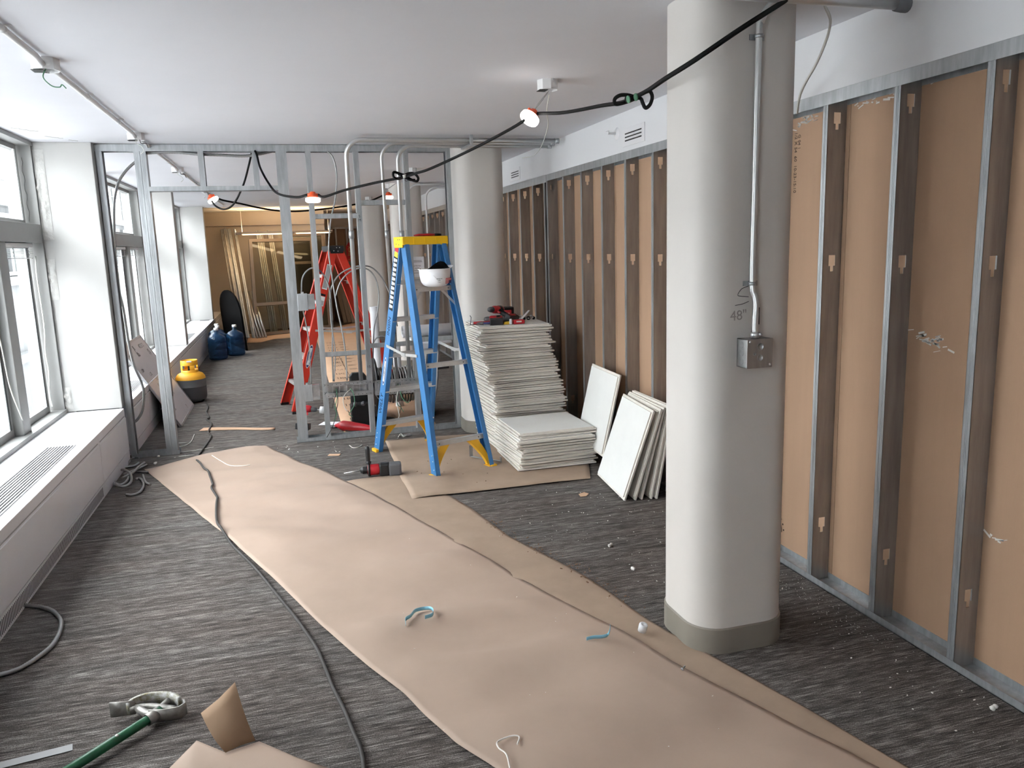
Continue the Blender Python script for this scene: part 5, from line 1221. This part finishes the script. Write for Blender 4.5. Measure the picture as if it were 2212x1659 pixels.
# ---- whiteboard leaning on the radiator cover
def whiteboard():
    t = thing('whiteboard', (-1.04, 8.3, 0), 'scribbled whiteboard leaning askew on the radiator cover', 'whiteboard')
    B0, B1 = Vector((-1.035, 7.77, .004)), Vector((-1.035, 8.85, .004)); up = Vector((-.445, .0, .765)); 
    ex = (B1-B0).normalized(); ey = up.normalized(); ez = ex.cross(ey); H = .885; W = (B1-B0).length
    if ez.x < 0: ez = -ez
    c = B0+ex*W/2+ey*H/2
    MB().obox(c, ex, ey, ez, W/2, H/2, .006).build('writing_surface', 'marker_board', t)
    for o_, a, b in ((ey*H/2, W/2, .010), (-ey*H/2, W/2, .010)): MB().obox(c+o_, ex, ey, ez, a+.01, b, .011).build('frame_rail', 'board_frame', t, bev=.002)
    for o_ in (ex*W/2, -ex*W/2): MB().obox(c+o_, ex, ey, ez, .010, H/2, .011).build('frame_rail', 'board_frame', t, bev=.002)
    # reading direction: the board stands rotated so its writing runs up the slope
    random.seed(5)
    def note(s, size, px, py, mt='ink_black'): text(s, size, frame(B0+ex*W*px+ey*H*py+ez*.0068, -ey if False else ex, ey), mt, t, 'marker_writing', ext=.0002)
    for s, q, x, y in (('JB\nXb', .07, .42, .88), ('1/1/1/1 2', .06, .75, .90), ('(S)', .08, .88, .80), ('VL', .06, .10, .86), ('1.00+', .05, .15, .68), ('L 1/2', .05, .32, .60), ('7 x 3', .05, .40, .52), ('1/1', .05, .30, .46), ('XX', .05, .22, .16), ('A\n- +', .06, .85, .50), ('x', .04, .6, .28), ('y', .06, .7, .08)): note(s, q, x, y, 'print_ink')
whiteboard()
# ---- refrigerant tank
def tank():
    c = Vector((-1.06, 9.09, 0)); t = thing('gas_cylinder', c, 'grey refrigerant cylinder with a yellow shoulder and collar', 'gas cylinder')
    MB().lathe([(0,.012),(.11,.012),(.145,.03),(.155,.06),(.156,.17),(.158,.172),(.158,.178),(.156,.18),(.155,.255)], c, (0,0,1), 36).build('body', 'tank_grey', t)
    MB().lathe([(.10,.0),(.104,0),(.104,.03),(.10,.03),(.10,0)], c, (0,0,1), 30).build('foot_ring', 'tank_grey', t)
    MB().lathe([(.155,.255),(.15,.28),(.128,.31),(.09,.328),(0,.335)], c, (0,0,1), 36).build('shoulder', 'tank_yellow', t)
    m = MB(); r = .088
    m.lathe([(r,.315),(r,.355),(r-.004,.355),(r-.004,.315),(r,.315)], c, (0,0,1), 36); m.lathe([(r,.405),(r,.455),(r-.004,.46),(r-.004,.405),(r,.405)], c, (0,0,1), 36)
    for a in range(0, 360, 90): m.lathe([(r,.355),(r,.405),(r-.004,.405),(r-.004,.355),(r,.355)], c, (0,0,1), 8, True, a+8, a+52-10)
    m.build('collar', 'tank_yellow', t)
    MB().tube([c+Vector((0,0,.33)), c+Vector((0,0,.40))], .018, 10).lathe([(0,0),(.03,0),(.03,.012),(0,.012)], c+Vector((0,0,.40)), (0,0,1), 12).build('valve', 'grey_plastic', t)
    MB().obox(c+Vector((.01,-.087,.452)), (1,0,0), (0,1,0), (0,0,1), .025, .003, .008).build('collar_label', 'sticker_white', t)
tank()
# ---- water bottles
def bottle(x, y, label):
    t = thing('water_bottle', (x, y, 0), label, 'water bottle', 'large blue water bottles'); c = Vector((x, y, 0))
    pr = [(0,.006),(.11,.004),(.132,.02),(.136,.05),(.130,.062),(.136,.075),(.136,.15),(.130,.16),(.136,.172),(.136,.245),(.130,.256),(.136,.268),(.136,.315),(.125,.345),(.09,.375),(.05,.395),(.03,.405),(.028,.455)]
    MB().lathe(pr, c, (0,0,1), 28).build('bottle_body', 'bottle_blue', t)
    MB().lathe([(.027,.448),(.033,.448),(.034,.478),(.029,.484),(0,.484)], c, (0,0,1), 18).build('cap', 'white_plastic', t)
    return t
bottle(-1.05, 12.66, 'foremost blue water bottle against the radiator cover')
bottle(-.81, 13.05, 'blue water bottle before the black tabletop')
bottle(-1.06, 13.06, 'blue water bottle hidden behind the foremost one')
bottle(-1.10, 13.42, 'rearmost blue water bottle in the cluster')
# ---- black tabletop standing on edge
def black_top():
    t = thing('black_tabletop', (-.95, 14.5, 0), 'black rounded tabletop standing on edge by the back wall', 'tabletop')
    a, b = Vector((-1.13, 15.35, 0)), Vector((-.69, 13.58, 0)); d = (b-a).normalized(); L = (b-a).length; n = Vector((-d.y, d.x, 0)); up = Vector((-.06, 0, 1)).normalized()
    H = .97; poly = [a, b]
    for k in range(13):
        s = k/12; an = s*math.pi; poly.append(a+d*(L/2+L/2*math.cos(an))+up*(H-.42+.42*math.sin(an)**.8))
    MB().prism(poly, n*.03).build('top_panel', 'table_black', t, bev=.004)
    MB().bar(a+n*.06+up*.2, a+n*.06+up*.62, .03, .02).build('leg_folded', 'grey_plastic', t)
black_top()
# ---- studs leaning at the back wall
ORD = ['first','second','third','fourth','fifth','sixth','seventh','eighth','ninth']
def leaning_stud(foot, top, label, group):
    m = MB(); channel(m, foot, top, (.25,-1,.3), .029, .04, .0025)
    return tag(m.build('loose_stud', 'galv_dark' if random.random() < .55 else 'galv'), label, 'metal stud', group)
random.seed(3)
for k in range(9):
    leaning_stud((-.90+k*.030+(.05 if k > 6 else 0), 15.9-k*.05+random.uniform(-.03,.03), .012), (-1.13+k*.027+(.06 if k > 6 else 0), 17.10-.018*(k%3), 2.07+random.uniform(-.03,.03)), ORD[k]+' galvanised stud from the window wall in the bundle by the black tabletop', 'left bundle of leaning studs')
for k in range(7):
    leaning_stud((-.32+k*.036+(.09 if k > 3 else 0), 16.35-random.uniform(0,.05), .03), (-.46+k*.034+(.09 if k > 3 else 0), 17.12-.012*(k%3), 2.02+random.uniform(-.02,.02)), ORD[k]+' galvanised stud from the tabletop side behind the glazed panel', 'middle bundle of leaning studs')
for k in range(4):
    tag(MB().tube([(-.56+k*.05, 15.45+.02*k, .01), (-.78+k*.055, 16.35, .84)], .02, 8).build('loose_pipe', 'emt'), ORD[k]+' short bright pipe leaning before the long studs', 'pipe', 'short leaning pipes')
def glazed_panel(a, b, H, lean, label, bars, glass):
    A, B = Vector(a), Vector(b); d = (B-A).normalized(); L = (B-A).length; up = (Vector((0, lean, 1))).normalized(); n = d.cross(up)
    t = thing('glazed_panel', (A+B)/2, label, 'glass panel', 'glazed panels stored at the back')
    MB().obox((A+B)/2+up*H/2, d, up, n, L/2-.02, H/2-.02, .004).build('pane', glass, t)
    for z in [.03]+bars+[H-.03]: MB().obox((A+B)/2+up*z, d, up, n, L/2, .03, .02).build('rail', 'door_frame_brown', t)
    for q in (.025, L-.025): MB().obox(A+d*q+up*H/2, d, up, n, .03, H/2, .022).build('stile', 'door_frame_brown', t)
glazed_panel((-.60, 15.75, .012), (.62, 16.25, .012), 1.95, .36, 'framed glass panel leaning at the back wall before the studs', [.62], 'pale_glass')
glazed_panel((.05, 16.5, .012), (.86, 16.62, .012), 2.0, .25, 'dark framed glass panel leaning farther along the back wall', [1.38], 'dark_glass')
# ---- pendant fixture
def pendant():
    t = thing('pendant_light', (.1, 16.2, 1.95), 'long linear pendant lamp glowing warm before the back wall', 'lamp')
    MB().lathe([(.0,-.93),(.05,-.928),(.052,-.9),(.052,.88),(.03,.90)], (.10,16.2,1.985), (1,0,0), 14, True, 180, 360).build('fixture_body', 'fixture_beige', t)
    MB().box(-.80,.98,16.165,16.235,1.966,1.970).build('up_lamp', 'warm_lamp', t)
    MB().box(-.70,.20,16.165,16.235,1.928,1.932).box(.30,.95,16.165,16.235,1.928,1.932).build('down_lamp', 'warm_lamp_down', t)
    MB().lathe([(0,0),(.055,0),(.055,.012),(.0,.012)], (-.83,16.2,1.985), (1,0,0), 18).build('end_cap', 'white_plastic', t)
    for x in (-.70, .92): MB().tube([(x,16.2,1.99),(x,16.2,CEIL)], .003, 6).box(x-.06,x+.06,16.16,16.24,CEIL-.025,CEIL-.001).build('suspension', 'white_plastic', t)
pendant()
t = thing('red_banner', (1.49,18.34,1.3), 'red vertical banner with gold characters at the far wall', 'banner')
MB().prism([(1.40,18.33,1.33),(1.57,18.33,1.33),(1.57,18.33,1.66),(1.51,18.33,1.75),(1.46,18.33,1.75),(1.40,18.33,1.66)], (0,.012,0)).build('cloth', 'sticker_red', t)
random.seed(21)
for k in range(4):
    m = MB(); z = 1.65-k*.085
    for q in range(7):
        x = 1.445+random.uniform(0,.07); zz = z+random.uniform(-.03,.03); m.bar((x-.02,18.328,zz+random.uniform(-.015,.015)),(x+.02,18.328,zz), .004, .010, (0,1,0))
    m.build('gold_character', 'gold', t)
tag(MB().box(1.05,1.30,17.9,18.25,.02,.62).build('stacked_carton', 'bin_brown', bev=.01), 'brown carton standing far back behind the red ladder', 'box')
for k in range(3):
    m = MB(); channel(m, (1.22+.09*k, 17.5, .02), (1.0+.07*k, 18.2, 1.7), (0,-1,.3), .08, .04, .003); tag(m.build('leaning_board', 'door_frame_brown'), ['brown frame member leaning far back, leftmost behind the red ladder', 'brown frame member leaning far back, middle behind the red ladder', 'brown frame member leaning far back, rightmost behind the red ladder'][k], 'frame member', 'brown frame members')
# marks on the gypsum backs
def gyp_mark(body, y, z, size, ext=.0003):
    text(body, size, frame((2.3243, y, z), (0,0,-1), (0,-1,0)), 'print_ink', wr, 'stencil_print')
gyp_mark('1/2 X 54  60  10-23-15:10', 3.26, 1.91, .026)
gyp_mark('G 04 1', 3.235, 2.0, .024)
gyp_mark('0421', 7.20, 1.12, .05)
for y, z, n_, sx in ((2.40, 1.17, 26, .05), (3.16, 2.09, 22, .06), (2.72, 2.10, 20, .10), (2.05, .50, 6, .03)):
    m = MB(); random.seed(int(y*100))
    for k in range(n_):
        yy = y+random.gauss(0, sx); zz = z+random.gauss(0, .012)+(yy-y)*(.18 if z < 2 else .0); a = random.uniform(-.6, .6)
        m.obox((2.3245, yy, zz), (0, math.cos(a), math.sin(a)), (0, -math.sin(a), math.cos(a)), (1,0,0), random.uniform(.004,.02), random.uniform(.001,.004), .0006)
    o = m.build('paper_tear', 'debris', wr); o['kind'] = 'stuff'

# printed emblem low on the gypsum beside the nearest column
m = MB()
for r_ in (.022, .036, .050):
    m.tube([(2.3244, 3.33+r_*math.cos(R(a)), .10+r_*1.3*math.sin(R(a))) for a in range(0, 181, 15)], .0022, 4)
for a in range(10, 171, 20): m.lathe([(0,0),(.005,0),(.005,.0008),(0,.0008)], (2.3244, 3.33+.066*math.cos(R(a)), .10+.086*math.sin(R(a))), (-1,0,0), 8)
m.build('printed_emblem', 'print_ink', wr)
